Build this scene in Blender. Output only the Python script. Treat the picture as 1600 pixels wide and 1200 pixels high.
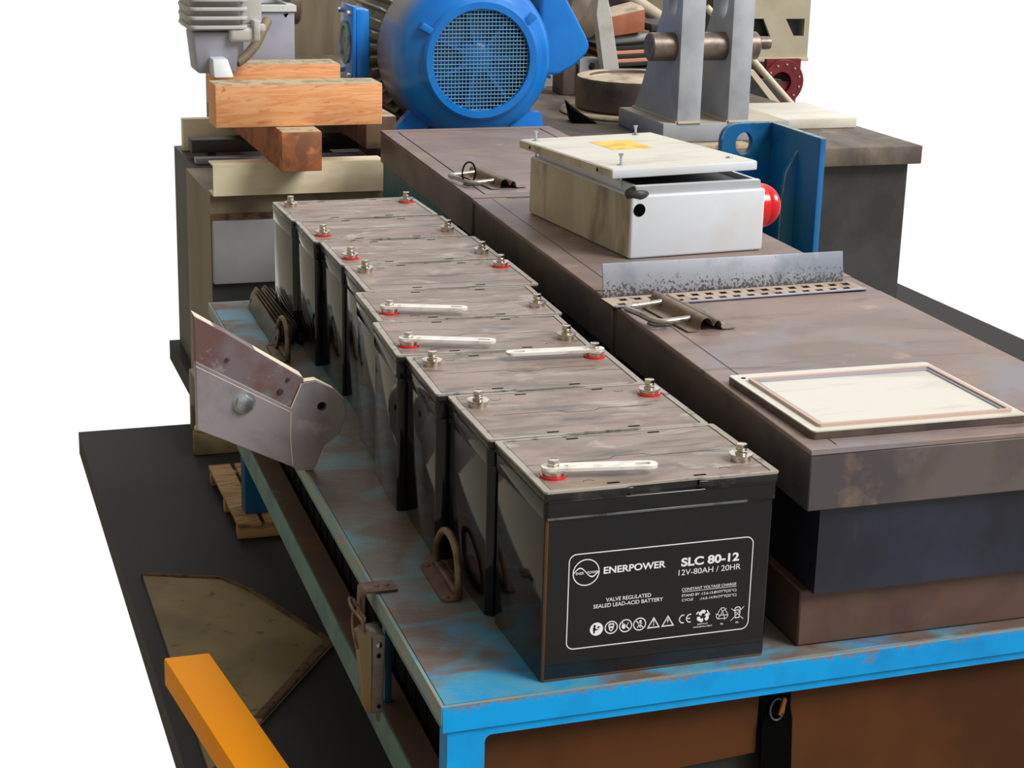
import bpy, bmesh, math, random
from mathutils import Vector, Matrix
random.seed(4)
PI = math.pi
SC = bpy.context.scene
FZ = -.43      # floor level; the blue workbench top is z = 0
COL = SC.collection
for o in list(bpy.data.objects): bpy.data.objects.remove(o)

# ------------------------------------------------------------------ camera, world, sun, exposure
def cam_axes(pi, ya, ro):
    cy, sy, cp, sp = math.cos(ya), math.sin(ya), math.cos(pi), math.sin(pi)
    fw = Vector((sy*cp, cy*cp, -sp)); ri = Vector((cy, -sy, 0)); up = ri.cross(fw)
    return math.cos(ro)*ri + math.sin(ro)*up, -math.sin(ro)*ri + math.cos(ro)*up, fw
ri, up, fw = cam_axes(0.28940, 0.32693, 0.02557)
cd = bpy.data.cameras.new('camera'); cam = bpy.data.objects.new('camera', cd); COL.objects.link(cam)
cam.matrix_world = Matrix(((ri.x, up.x, -fw.x, -0.5779), (ri.y, up.y, -fw.y, -1.5927), (ri.z, up.z, -fw.z, 0.8275), (0, 0, 0, 1)))
cd.sensor_width = 36; cd.lens = 2814.8/1600*36; cd.clip_start = .05; cd.clip_end = 60
SC.camera = cam
SC.view_settings.view_transform = 'Standard'; SC.view_settings.look = 'None'
SC.view_settings.gamma = 1; SC.view_settings.exposure = 0.06; SC.view_settings.use_curve_mapping = False

W = bpy.data.worlds.new('World'); SC.world = W; W.use_nodes = True
wn, wl = W.node_tree.nodes, W.node_tree.links
wn.clear()
wo = wn.new('ShaderNodeOutputWorld'); bg = wn.new('ShaderNodeBackground'); wl.new(bg.outputs[0], wo.inputs[0])
tc = wn.new('ShaderNodeTexCoord'); sp = wn.new('ShaderNodeSeparateXYZ'); wl.new(tc.outputs['Generated'], sp.inputs[0])
def wmap(sock, a, b, c, d):
    m = wn.new('ShaderNodeMapRange'); m.interpolation_type = 'SMOOTHSTEP'
    for i, v in zip((1, 2, 3, 4), (a, b, c, d)): m.inputs[i].default_value = v
    wl.new(sock, m.inputs[0]); return m.outputs[0]
def wmath(op, a, b):
    m = wn.new('ShaderNodeMath'); m.operation = op
    for i, v in enumerate((a, b)):
        if isinstance(v, float): m.inputs[i].default_value = v
        else: wl.new(v, m.inputs[i])
    return m.outputs[0]
# a hall open to daylight ahead and to the right; darker to the left and below
fx = wmap(sp.outputs[0], -.13, .03, .0, 1.0)
fy = wmap(sp.outputs[1], -.55, .0, .22, 1.0)
fz = wmap(sp.outputs[2], -.80, -.50, .12, 1.0)
ff = wmath('MULTIPLY', wmath('MULTIPLY', fx, fz), fy)
mx = wn.new('ShaderNodeMix'); mx.data_type = 'RGBA'; wl.new(ff, mx.inputs[0])
mx.inputs[6].default_value = (.33, .30, .24, 1); mx.inputs[7].default_value = (1.03, 1.03, 1.03, 1)
wl.new(mx.outputs[2], bg.inputs[0]); bg.inputs[1].default_value = 1.0
sd = bpy.data.lights.new('sun', 'SUN'); sd.energy = 3.0; sd.angle = math.radians(28); sd.color = (1, .98, .95)
so = bpy.data.objects.new('sun', sd); COL.objects.link(so)
so.rotation_euler = Vector((.62, -.62, .80)).to_track_quat('Z', 'Y').to_euler()

# ------------------------------------------------------------------ materials
def lin(c):
    return tuple((x/12.92 if x <= .04045 else ((x+.055)/1.055)**2.4) for x in [v/255 for v in c]) + (1,)
def mat(name, base, rough=.5, metal=0, layers=(), bump=0, bscale=60, rough2=None, spec=.5, rnd=False, coat=0, trans=0, edge=None):
    """layers: (colour, scale, lo, hi, stretch, detail, distortion)"""
    m = bpy.data.materials.new(name); m.use_nodes = True
    n, l = m.node_tree.nodes, m.node_tree.links
    b = n['Principled BSDF']
    b.inputs['Roughness'].default_value = rough; b.inputs['Metallic'].default_value = metal
    b.inputs['Specular IOR Level'].default_value = spec; b.inputs['Coat Weight'].default_value = coat
    b.inputs['Coat Roughness'].default_value = .08
    if trans: b.inputs['Transmission Weight'].default_value = trans
    t = n.new('ShaderNodeTexCoord'); src = t.outputs['Object']
    if rnd:
        oi = n.new('ShaderNodeObjectInfo'); vm = n.new('ShaderNodeVectorMath'); vm.operation = 'ADD'
        cx = n.new('ShaderNodeCombineXYZ'); mm = n.new('ShaderNodeMath'); mm.operation = 'MULTIPLY'; mm.inputs[1].default_value = 9
        l.new(oi.outputs['Random'], mm.inputs[0])
        for i in range(3): l.new(mm.outputs[0], cx.inputs[i])
        l.new(src, vm.inputs[0]); l.new(cx.outputs[0], vm.inputs[1]); src2 = vm.outputs[0]
    else: src2 = src
    cur = None
    base = lin(base)
    fac_last = None
    for i, L in enumerate(layers):
        colr, sc, lo, hi = L[:4]; st = L[4] if len(L) > 4 else (1, 1, 1); det = L[5] if len(L) > 5 else 4; dis = L[6] if len(L) > 6 else 0
        mp = n.new('ShaderNodeMapping'); mp.inputs['Scale'].default_value = st; mp.inputs['Location'].default_value = (i*3.1, i*1.7, i*.9)
        l.new(src2, mp.inputs[0])
        ns = n.new('ShaderNodeTexNoise'); ns.inputs['Scale'].default_value = sc; ns.inputs['Detail'].default_value = det
        ns.inputs['Distortion'].default_value = dis; ns.inputs['Roughness'].default_value = .6
        l.new(mp.outputs[0], ns.inputs['Vector'])
        mr = n.new('ShaderNodeMapRange'); mr.inputs[1].default_value = lo; mr.inputs[2].default_value = hi
        l.new(ns.outputs[0], mr.inputs[0])
        mi = n.new('ShaderNodeMix'); mi.data_type = 'RGBA'
        l.new(mr.outputs[0], mi.inputs[0]); fac_last = mr.outputs[0]
        if cur is None: mi.inputs[6].default_value = base
        else: l.new(cur, mi.inputs[6])
        mi.inputs[7].default_value = lin(colr); cur = mi.outputs[2]
    if edge:   # (colour, function building a 0..1 mask from the separated object coordinates)
        s3 = n.new('ShaderNodeSeparateXYZ'); l.new(src, s3.inputs[0])
        def M(op, a, b_=0.):
            q = n.new('ShaderNodeMath'); q.operation = op
            for k, v in enumerate((a, b_)):
                if isinstance(v, (int, float)): q.inputs[k].default_value = v
                else: l.new(v, q.inputs[k])
            return q.outputs[0]
        def N_(sc, st=(1, 1, 1)):
            mp = n.new('ShaderNodeMapping'); mp.inputs['Scale'].default_value = st; l.new(src, mp.inputs[0])
            q = n.new('ShaderNodeTexNoise'); q.inputs['Scale'].default_value = sc; q.inputs['Detail'].default_value = 6; l.new(mp.outputs[0], q.inputs['Vector']); return q.outputs[0]
        M.noise = N_
        fm = edge[1](M, s3.outputs)
        mi = n.new('ShaderNodeMix'); mi.data_type = 'RGBA'; l.new(fm, mi.inputs[0])
        if cur is None: mi.inputs[6].default_value = base
        else: l.new(cur, mi.inputs[6])
        mi.inputs[7].default_value = lin(edge[0]); cur = mi.outputs[2]
    if cur is None: b.inputs['Base Color'].default_value = base
    else: l.new(cur, b.inputs['Base Color'])
    if rough2 is not None and fac_last is not None:
        r = n.new('ShaderNodeMapRange'); r.inputs[3].default_value = rough; r.inputs[4].default_value = rough2
        l.new(fac_last, r.inputs[0]); l.new(r.outputs[0], b.inputs['Roughness'])
    if bump:
        ns = n.new('ShaderNodeTexNoise'); ns.inputs['Scale'].default_value = bscale; ns.inputs['Detail'].default_value = 5
        l.new(src2, ns.inputs['Vector'])
        bp = n.new('ShaderNodeBump'); bp.inputs['Strength'].default_value = bump; bp.inputs['Distance'].default_value = .002
        l.new(ns.outputs[0], bp.inputs['Height']); l.new(bp.outputs[0], b.inputs['Normal'])
    return m

def case_edge_reflection(M, s):  # brown lines at corners and foot paint the reflection on the bevelled edges
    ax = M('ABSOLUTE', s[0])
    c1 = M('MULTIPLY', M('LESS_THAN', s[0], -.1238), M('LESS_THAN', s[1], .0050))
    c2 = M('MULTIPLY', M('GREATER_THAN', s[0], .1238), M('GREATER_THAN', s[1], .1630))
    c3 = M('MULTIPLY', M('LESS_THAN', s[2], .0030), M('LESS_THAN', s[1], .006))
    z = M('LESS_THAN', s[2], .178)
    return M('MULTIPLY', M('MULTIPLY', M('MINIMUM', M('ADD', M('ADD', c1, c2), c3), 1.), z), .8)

MT = {}
MT['case'] = mat('black_battery_plastic', (17, 17, 21), .07, 0, [((28, 25, 23), 7, .52, .75, (1, 1, 1), 5, .6)], rough2=.18, spec=.45, edge=((118, 76, 36), case_edge_reflection))
MT['case_plain'] = mat('black_battery_plastic_plain', (17, 17, 21), .07, 0, [((28, 25, 23), 7, .52, .75, (1, 1, 1), 5, .6)], rough2=.18, spec=.45)
MT['lid'] = mat('dusty_lid_plastic', (24, 24, 26), .25, 0, [((84, 78, 72), 18, .56, .76, (1, 1, 1), 5)], spec=.5, rough2=.5)
MT['rim'] = mat('dusty_lid_rim', (160, 153, 142), .35, 0, [((70, 66, 62), 60, .56, .7)], spec=.5, rnd=True)
MT['dust'] = mat('dusty_cover_panel', (152, 135, 124), .45, 0,
    [((130, 112, 101), 9, .42, .62, (1, 2.6, 1), 5, .8), ((176, 167, 158), 11, .56, .68, (1, 2.2, 1), 6, 1.2), ((80, 77, 72), 8, .54, .68, (1, 5, 1), 5, 1.2)], spec=.5, rnd=True, rough2=.3)
MT['black'] = mat('black_gap', (4, 4, 4), .9, spec=.05)
MT['chrome'] = mat('bright_plated_steel', (215, 208, 196), .22, 1, [((150, 138, 120), 90, .5, .7)])
MT['strap'] = mat('tinned_strap_metal', (236, 234, 228), .42, .25, [((196, 186, 172), 40, .5, .7, (1, 3, 1))])
MT['red'] = mat('red_plastic_ring', (215, 22, 40), .3, 0, coat=.4)
MT['white'] = mat('white_print', (232, 234, 236), .5)
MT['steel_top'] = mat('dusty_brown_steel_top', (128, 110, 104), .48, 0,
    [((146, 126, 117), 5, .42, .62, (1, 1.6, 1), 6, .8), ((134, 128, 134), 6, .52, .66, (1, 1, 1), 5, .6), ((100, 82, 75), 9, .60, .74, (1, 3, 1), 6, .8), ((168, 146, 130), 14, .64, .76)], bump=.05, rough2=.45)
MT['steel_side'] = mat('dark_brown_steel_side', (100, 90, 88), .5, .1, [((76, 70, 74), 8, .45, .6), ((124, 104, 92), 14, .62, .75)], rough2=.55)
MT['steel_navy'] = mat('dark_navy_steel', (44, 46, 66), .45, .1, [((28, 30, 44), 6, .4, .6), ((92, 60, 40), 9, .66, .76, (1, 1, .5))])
MT['steel_rail'] = mat('brown_painted_rail', (92, 66, 56), .5, 0, [((70, 52, 48), 10, .45, .65)])
def tmask(M, s): return M('MULTIPLY', 0., 0.)
def azure(name, extra=(), edge=None):
    return mat(name, (0, 156, 230), .45, 0, [((8, 136, 206), 9, .5, .7)] + list(extra), spec=.25, edge=edge)
def chip_mask(M, s):     # grime and chips creeping down from the worn top edge (object origin 0.43 below the edge)
    lim = M('ADD', M('MULTIPLY', M('ADD', M('MULTIPLY', M.noise(190), .6), M('MULTIPLY', M.noise(14), .5)), .036), .4055)
    return M('MINIMUM', M('MAXIMUM', M('MULTIPLY', M('SUBTRACT', s[2], lim), 260.), 0.), .8)
MT['azure'] = azure('azure_machine_paint', [((122, 112, 112), 16, .66, .72, (1, 1, 1), 8, .3)], edge=((128, 112, 104), chip_mask))
MT['azure_clean'] = azure('azure_leg_paint')
MT['teal'] = mat('shaded_dusty_teal_paint', (86, 124, 118), .5, 0, [((64, 104, 108), 12, .45, .6), ((40, 104, 128), 7, .58, .7)])  # dust film plus painted shade: duller than the azure front
# workbench top: blue paint showing through brown dust, worn bluer by the front left corner
def top_mat():
    m = mat('dusty_blue_bench_top', (30, 150, 205), .42)
    n, l = m.node_tree.nodes, m.node_tree.links; b = n['Principled BSDF']
    tcn = n.new('ShaderNodeTexCoord'); sx = n.new('ShaderNodeSeparateXYZ'); l.new(tcn.outputs['Object'], sx.inputs[0])
    def noise(sc, st, dis=0, loc=0):
        mp = n.new('ShaderNodeMapping'); mp.inputs['Scale'].default_value = st; mp.inputs['Location'].default_value = (loc, loc, 0); l.new(tcn.outputs['Object'], mp.inputs[0])
        q = n.new('ShaderNodeTexNoise'); q.inputs['Scale'].default_value = sc; q.inputs['Detail'].default_value = 6; q.inputs['Distortion'].default_value = dis
        l.new(mp.outputs[0], q.inputs['Vector']); return q.outputs[0]
    def M(op, a, b_):
        q = n.new('ShaderNodeMath'); q.operation = op
        for k, v in enumerate((a, b_)):
            if isinstance(v, (int, float)): q.inputs[k].default_value = v
            else: l.new(v, q.inputs[k])
        return q.outputs[0]
    def rng(v, a, c, lo=0., hi=1.):
        q = n.new('ShaderNodeMapRange'); q.inputs[1].default_value = a; q.inputs[2].default_value = c; q.inputs[3].default_value = lo; q.inputs[4].default_value = hi
        l.new(v, q.inputs[0]); return q.outputs[0]
    # worn strip near the front edge (object origin is the bench corner)
    front = M('MULTIPLY', rng(sx.outputs[1], .012, .10, .20, 0.), rng(sx.outputs[0], .06, .30, 1., .35))
    far = rng(sx.outputs[1], 1.25, 1.5, 0., .07)
    v = M('SUBTRACT', M('SUBTRACT', noise(8, (1, 1.5, 1), .7), front), far)
    dustf = rng(v, .36, .50)
    def mix(f, a, c):
        q = n.new('ShaderNodeMix'); q.data_type = 'RGBA'; l.new(f, q.inputs[0])
        for i, w in ((6, a), (7, c)):
            if isinstance(w, tuple): q.inputs[i].default_value = lin(w)
            else: l.new(w, q.inputs[i])
        return q.outputs[2]
    dust = mix(rng(noise(6, (1, 2, 1), .6, 4.), .42, .6), (104, 86, 76), (112, 108, 106))
    dust = mix(rng(noise(20, (1, 1, 1), .5, 9.), .58, .7), dust, (104, 78, 66))
    fz_ = rng(sx.outputs[1], .12, .30)
    blue = mix(rng(noise(14, (1, 1, 1), .3, 2.), .4, .6), (20, 146, 204), (84, 150, 172))
    blue = mix(fz_, blue, mix(rng(sx.outputs[1], 1.3, 1.5), (98, 136, 144), (104, 164, 192)))
    l.new(mix(dustf, blue, dust), b.inputs['Base Color'])
    bp = n.new('ShaderNodeBump'); bp.inputs['Strength'].default_value = .35; bp.inputs['Distance'].default_value = .002
    l.new(noise(26, (1, 3.2, 1), 1.6, 5.), bp.inputs['Height']); l.new(bp.outputs[0], b.inputs['Normal'])
    return m
MT['bench_top'] = top_mat()
MT['brown_panel'] = mat('brown_sheet_panel', (86, 50, 24), .7, 0, [((72, 42, 20), 5, .4, .6)], spec=.15)
MT['near_black'] = mat('near_black_paint', (8, 8, 8), .8, spec=.1)
MT['rail_top'] = mat('rusty_brown_rail_top', (92, 72, 58), .6, 0, [((110, 76, 58), 12, .45, .6), ((80, 110, 116), 10, .64, .7)])
MT['floor'] = mat('shade_dark_floor', (26, 23, 20), .7, 0, [((24, 22, 20), 3, .4, .6)])  # floor colour kept very dark to stand in for shade
MT['cardboard'] = mat('old_beige_board', (138, 122, 86), .8, 0, [((116, 102, 72), 4, .45, .6), ((90, 70, 48), 30, .62, .7)])
MT['cardedge'] = mat('rusty_board_edge', (96, 70, 46), .9, 0, [((60, 44, 32), 40, .5, .6)])
MT['yellow'] = mat('orange_yellow_paint', (255, 158, 0), .6, 0, spec=.15)
MT['enclosure'] = mat('off_white_powder_coat', (214, 222, 232), .45, 0, [((208, 210, 210), 5, .45, .65)], bump=.04, bscale=300)
MT['grimy'] = mat('grimy_off_white_side', (196, 186, 162), .55, 0, [((176, 164, 140), 5, .45, .6, (1, 1, .6), 4, .6), ((112, 100, 84), 7, .54, .72, (1, 1.3, .35), 5, 1.0)], bump=.04, bscale=300)
MT['lidtop'] = mat('cream_dusty_lid', (218, 215, 203), .42, 0, [((200, 194, 180), 6, .5, .66, (1, 3, 1), 5, .8)])
MT['sticker'] = mat('yellow_sticker', (246, 208, 60), .5, 0, [((226, 170, 60), 30, .5, .6)])
MT['lamp'] = mat('red_ribbed_lens', (215, 8, 24), .22, 0, coat=.4)
MT['zinc'] = mat('zinc_plated_steel', (196, 204, 212), .3, .8, [((150, 155, 160), 30, .5, .65)])
MT['grille_zinc'] = mat('galvanised_mesh_wire', (130, 178, 196), .5, .2)
MT['galv'] = mat('galvanised_strip', (166, 172, 184), .45, .25, [((134, 142, 156), 9, .45, .6), ((120, 122, 130), 55, .62, .70, (1, 1, .7))], edge=((84, 78, 74), lambda M, s: M('MULTIPLY', M('GREATER_THAN', M('SUBTRACT', M.noise(260), M('MULTIPLY', s[2], 9.)), .44), .85)))
MT['perf'] = mat('dusty_perforated_strip', (190, 172, 152), .55, .1, [((146, 126, 110), 14, .5, .65)])
MT['latch'] = mat('dull_latch_steel', (176, 170, 160), .25, .75, [((116, 104, 92), 22, .5, .65)])
MT['latchdust'] = mat('dusty_latch_saddle', (134, 118, 102), .55, .2, [((110, 94, 80), 22, .5, .65)])
MT['rust'] = mat('rusty_brown_bracket', (112, 84, 72), .5, .2, [((88, 60, 50), 30, .45, .6), ((160, 140, 126), 60, .66, .74)])
MT['ringsteel'] = mat('dusty_ring_steel', (122, 102, 78), .45, .3, [((92, 76, 58), 30, .5, .6)])
MT['barsteel'] = mat('dusty_bar_steel', (104, 92, 76), .35, .5, [((84, 72, 60), 20, .5, .6)])
MT['arm'] = mat('scuffed_grey_arm_steel', (158, 152, 158), .45, .25, [((132, 126, 134), 7, .44, .6, (1, 1, 1), 6, .6), ((178, 172, 172), 16, .58, .7), ((124, 98, 88), 20, .66, .74)])
MT['armbar'] = mat('scuffed_painted_arm_bar', (124, 112, 118), .5, .2, [((116, 86, 84), 7, .48, .58), ((100, 134, 120), 6, .58, .62, (1, 1, 1), 3), ((150, 142, 140), 30, .62, .7)])
MT['armedge'] = mat('pale_arm_edge', (226, 212, 188), .5)
MT['mblue'] = mat('motor_blue_paint', (0, 128, 222), .32, 0, [((0, 110, 200), 3, .4, .6)], coat=.25)
def dustface(M, s):   # settled dust on the rear rim of the cowl
    g = M('SUBTRACT', s[1], .045); return M('MINIMUM', M('MAXIMUM', M('MULTIPLY', M('MULTIPLY', g, 16.), M('ADD', M.noise(4), .35)), 0.), .88)
MT['mcowl'] = mat('dusty_motor_cowl', (0, 128, 222), .32, 0, [((0, 110, 200), 3, .4, .6)], coat=.2, edge=((150, 140, 134), dustface))
MT['mfin'] = mat('dusty_motor_fins', (170, 166, 152), .55, 0, [((190, 182, 162), 6, .45, .65), ((60, 110, 150), 5, .62, .72)])
MT['fandark'] = mat('dark_fan_blue', (10, 60, 110), .5)
MT['pine'] = mat('orange_pine_timber', (238, 176, 124), .6, 0, [((226, 152, 98), 5, .42, .58, (1, 6, 10), 4, 2.5), ((202, 124, 78), 5, .60, .70, (1.5, 4, 6), 5, 3.0)], bump=.06)
MT['pine_end'] = mat('rough_brown_timber', (176, 104, 62), .7, 0, [((130, 84, 58), 16, .45, .6, (1, 1, 1), 6, .5), ((196, 128, 72), 24, .58, .7)], bump=.12)
MT['oldpine'] = mat('old_dark_timber', (104, 80, 62), .8, 0, [((70, 58, 50), 16, .45, .6)], bump=.1)
MT['timbertop'] = mat('grey_dusty_timber_top', (186, 170, 140), .8, 0, [((150, 132, 104), 30, .5, .6)])
MT['beige'] = mat('beige_painted_steel', (238, 226, 196), .5, 0, [((220, 206, 174), 5, .45, .6, (1, 2, 3))])
MT['taupe'] = mat('taupe_sheet', (132, 120, 98), .6, 0, [((118, 106, 86), 6, .4, .6, (4, 1, .4))])
MT['greypanel'] = mat('cool_grey_panel', (150, 152, 152), .5, 0, [((136, 138, 140), 4, .4, .6)])
MT['darkgrey'] = mat('dark_grey_steel', (66, 66, 66), .5, .1, [((50, 50, 52), 6, .4, .6)])
MT['violet'] = mat('violet_grey_paint', (160, 162, 178), .4, 0, [((140, 142, 160), 8, .5, .7)])
MT['castgrey'] = mat('light_grey_cast_paint', (192, 192, 190), .4, 0, [((170, 168, 160), 12, .5, .65)])
MT['clevis'] = mat('grey_clevis_paint', (172, 176, 184), .42, 0, [((156, 160, 168), 7, .45, .6)])
MT['clevisdust'] = mat('dusty_grey_base', (176, 164, 148), .6, 0, [((190, 178, 160), 10, .45, .6)])
MT['pin'] = mat('brown_steel_pin', (132, 118, 108), .4, .5, [((108, 94, 86), 22, .45, .6)])
MT['cast'] = mat('dusty_cast_iron', (96, 84, 76), .55, .2, [((70, 62, 62), 10, .45, .6)])
MT['wheeltop'] = mat('dust_on_wheel', (196, 180, 156), .6, 0, [((150, 134, 112), 9, .5, .6)])
MT['bed'] = mat('grimy_machine_bed', (112, 100, 88), .6, .1, [((84, 76, 70), 5, .42, .6, (3, 1, 1)), ((142, 126, 108), 9, .6, .7)])
MT['copper'] = mat('terracotta_copper', (178, 112, 82), .55, .1, [((160, 96, 70), 12, .45, .6)])
MT['salmon'] = mat('pale_copper_strip', (222, 160, 130), .4, .3)
MT['brownroll'] = mat('brown_grey_roller', (122, 106, 90), .55, .1, [((96, 82, 70), 6, .4, .6)])
MT['cream'] = mat('cream_grey_cabinet', (190, 184, 160), .5, 0, [((176, 168, 144), 4, .4, .6)])
MT['darkwin'] = mat('dark_opening', (34, 40, 40), .5)
MT['pinkrail'] = mat('pinkish_ledge', (200, 174, 160), .6)
MT['flange'] = mat('dark_red_flange_paint', (112, 28, 36), .4, 0, [((140, 44, 48), 12, .5, .65)])
MT['pipe'] = mat('ivory_pipe', (212, 204, 178), .4)
MT['bblue'] = mat('dirty_blue_bracket', (0, 104, 170), .42, 0, [((24, 104, 136), 4, .45, .6), ((0, 74, 134), 6, .5, .6)])
MT['pedge'] = mat('worn_pale_edge', (146, 168, 168), .5, 0, [((110, 120, 116), 30, .5, .6)])
MT['pallet'] = mat('pallet_wood', (176, 140, 92), .7, 0, [((130, 98, 62), 12, .45, .6, (1, 4, 4), 5, 1)])
MT['palletblue'] = mat('deep_blue_crate', (0, 86, 132), .5)
MT['hose'] = mat('dull_cream_hose', (168, 152, 118), .6)

# ------------------------------------------------------------------ mesh helpers
def B(): return bmesh.new()
def bev(bm, w, seg=2, ang=30, geom=None):
    es = [e for e in (geom or bm.edges) if len(e.link_faces) == 2 and e.calc_face_angle(0) > math.radians(ang)]
    if es and w > 0: bmesh.ops.bevel(bm, geom=es, offset=w, segments=seg, profile=.5, affect='EDGES', clamp_overlap=True)
def merge(bm, src, M=None):
    me = bpy.data.meshes.new('tmp'); src.to_mesh(me); src.free()
    if M is not None: me.transform(M)
    bm.from_mesh(me); bpy.data.meshes.remove(me)
def box(bm, x0, x1, y0, y1, z0, z1, bv=0, seg=2, M=None):
    s = bmesh.new(); bmesh.ops.create_cube(s, size=1)
    for v in s.verts:
        v.co = Vector(((x0+x1)/2+v.co.x*(x1-x0), (y0+y1)/2+v.co.y*(y1-y0), (z0+z1)/2+v.co.z*(z1-z0)))
    bev(s, bv, seg); merge(bm, s, M)
def hexa(bm, bot, top, bv=0, M=None):     # 4 bottom points, 4 top points (x, y, z), same winding
    s = bmesh.new(); b = [s.verts.new(p) for p in bot]; t = [s.verts.new(p) for p in top]
    n = len(b)
    s.faces.new(b[::-1]); s.faces.new(t)
    for i in range(n): s.faces.new((b[i], b[(i+1) % n], t[(i+1) % n], t[i]))
    bmesh.ops.recalc_face_normals(s, faces=s.faces[:]); bev(s, bv); merge(bm, s, M)
def prism(bm, pts, z0, z1, bv=0, seg=2, M=None):
    hexa_pts = [(x, y, z0) for x, y in pts], [(x, y, z1) for x, y in pts]
    s = bmesh.new(); b = [s.verts.new(p) for p in hexa_pts[0]]; t = [s.verts.new(p) for p in hexa_pts[1]]
    n = len(b); s.faces.new(b[::-1]); s.faces.new(t)
    for i in range(n): s.faces.new((b[i], b[(i+1) % n], t[(i+1) % n], t[i]))
    bmesh.ops.recalc_face_normals(s, faces=s.faces[:]); bev(s, bv, seg); merge(bm, s, M)
XZ = Matrix(((1, 0, 0, 0), (0, 0, 1, 0), (0, 1, 0, 0), (0, 0, 0, 1)))     # (x, y, z) -> (x, z, y): prism in the XZ plane, extruded along y
YZ = Matrix(((0, 0, 1, 0), (1, 0, 0, 0), (0, 1, 0, 0), (0, 0, 0, 1)))     # prism in the YZ plane, extruded along x
def plate(bm, loops, z0, z1, M=None, bv=0):     # filled outline with holes
    cu = bpy.data.curves.new('c', 'CURVE'); cu.dimensions = '2D'; cu.fill_mode = 'BOTH'; cu.extrude = (z1-z0)/2
    cu.bevel_depth = bv; cu.offset = -bv; cu.bevel_resolution = 1
    for lp in loops:
        s = cu.splines.new('POLY'); s.points.add(len(lp)-1); s.use_cyclic_u = True
        for p, q in zip(s.points, lp): p.co = (q[0], q[1], 0, 1)
    ob = bpy.data.objects.new('c', cu); COL.objects.link(ob)
    me = bpy.data.meshes.new_from_object(ob.evaluated_get(bpy.context.evaluated_depsgraph_get()))
    me.transform(Matrix.Translation((0, 0, (z0+z1)/2)))
    if M is not None: me.transform(M)
    bm.from_mesh(me); bpy.data.objects.remove(ob); bpy.data.curves.remove(cu); bpy.data.meshes.remove(me)
def circ(cx, cy, r, n=32, ry=None, a0=0):
    return [(cx+r*math.cos(a0+2*PI*i/n), cy+(ry or r)*math.sin(a0+2*PI*i/n)) for i in range(n)]
def rrect(x0, x1, y0, y1, r, n=6):
    out = []
    for cx, cy, a in ((x1-r, y1-r, 0), (x0+r, y1-r, 90), (x0+r, y0+r, 180), (x1-r, y0+r, 270)):
        for i in range(n+1):
            t = math.radians(a+90*i/n); out.append((cx+r*math.cos(t), cy+r*math.sin(t)))
    return out
def lathe(bm, prof, n=48, M=None, cap=True):     # profile (r, z) about z
    s = bmesh.new(); rings = []
    for r, z in prof:
        rings.append([s.verts.new((0, 0, z))] if r < 1e-6 else [s.verts.new((r*math.cos(2*PI*i/n), r*math.sin(2*PI*i/n), z)) for i in range(n)])
    for a, b in zip(rings, rings[1:]):
        if len(a) == 1 and len(b) == 1: continue
        for i in range(n):
            j = (i+1) % n
            if len(a) == 1: s.faces.new((a[0], b[j], b[i]))
            elif len(b) == 1: s.faces.new((a[i], a[j], b[0]))
            else: s.faces.new((a[i], a[j], b[j], b[i]))
    if cap:
        for rg, f in ((rings[0], -1), (rings[-1], 1)):
            if len(rg) > 1: s.faces.new(rg[::f])
    bmesh.ops.recalc_face_normals(s, faces=s.faces[:]); merge(bm, s, M)
def cyl(bm, p, q, r, n=24, r2=None, bv=0):
    p, q = Vector(p), Vector(q); d = q-p; L = d.length
    M = Matrix.Translation(p) @ d.to_track_quat('Z', 'Y').to_matrix().to_4x4()
    r2 = r if r2 is None else r2
    if bv: lathe(bm, [(r-bv, 0), (r, bv), (r2, L-bv), (r2-bv, L)], n, M)
    else: lathe(bm, [(r, 0), (r2, L)], n, M)
def tube(bm, pts, r, n=12, closed=False):
    P = [Vector(p) for p in pts]; s = bmesh.new(); rings = []; N = len(P); ref = None
    for i, p in enumerate(P):
        a = P[(i-1) % N] if (closed or i) else P[0]; b = P[(i+1) % N] if (closed or i < N-1) else P[-1]
        t = (b-a).normalized()
        if ref is None: ref = t.orthogonal().normalized()
        ref = (ref - t*ref.dot(t)).normalized(); bi = t.cross(ref)
        rings.append([s.verts.new(p + r*(math.cos(2*PI*k/n)*ref + math.sin(2*PI*k/n)*bi)) for k in range(n)])
    m = N if closed else N-1
    for i in range(m):
        a, b = rings[i], rings[(i+1) % N]
        for k in range(n): s.faces.new((a[k], a[(k+1) % n], b[(k+1) % n], b[k]))
    if not closed: s.faces.new(rings[0][::-1]); s.faces.new(rings[-1])
    bmesh.ops.recalc_face_normals(s, faces=s.faces[:]); merge(bm, s)
def arcpts(pts, sub=6):     # catmull rom through points
    P = [Vector(p) for p in pts]; out = []
    for i in range(len(P)-1):
        p0, p1, p2, p3 = P[max(i-1, 0)], P[i], P[i+1], P[min(i+2, len(P)-1)]
        for k in range(sub):
            t = k/sub; out.append(.5*((2*p1)+(p2-p0)*t+(2*p0-5*p1+4*p2-p3)*t*t+(3*p1-p0-3*p2+p3)*t**3))
    out.append(P[-1]); return out
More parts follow.
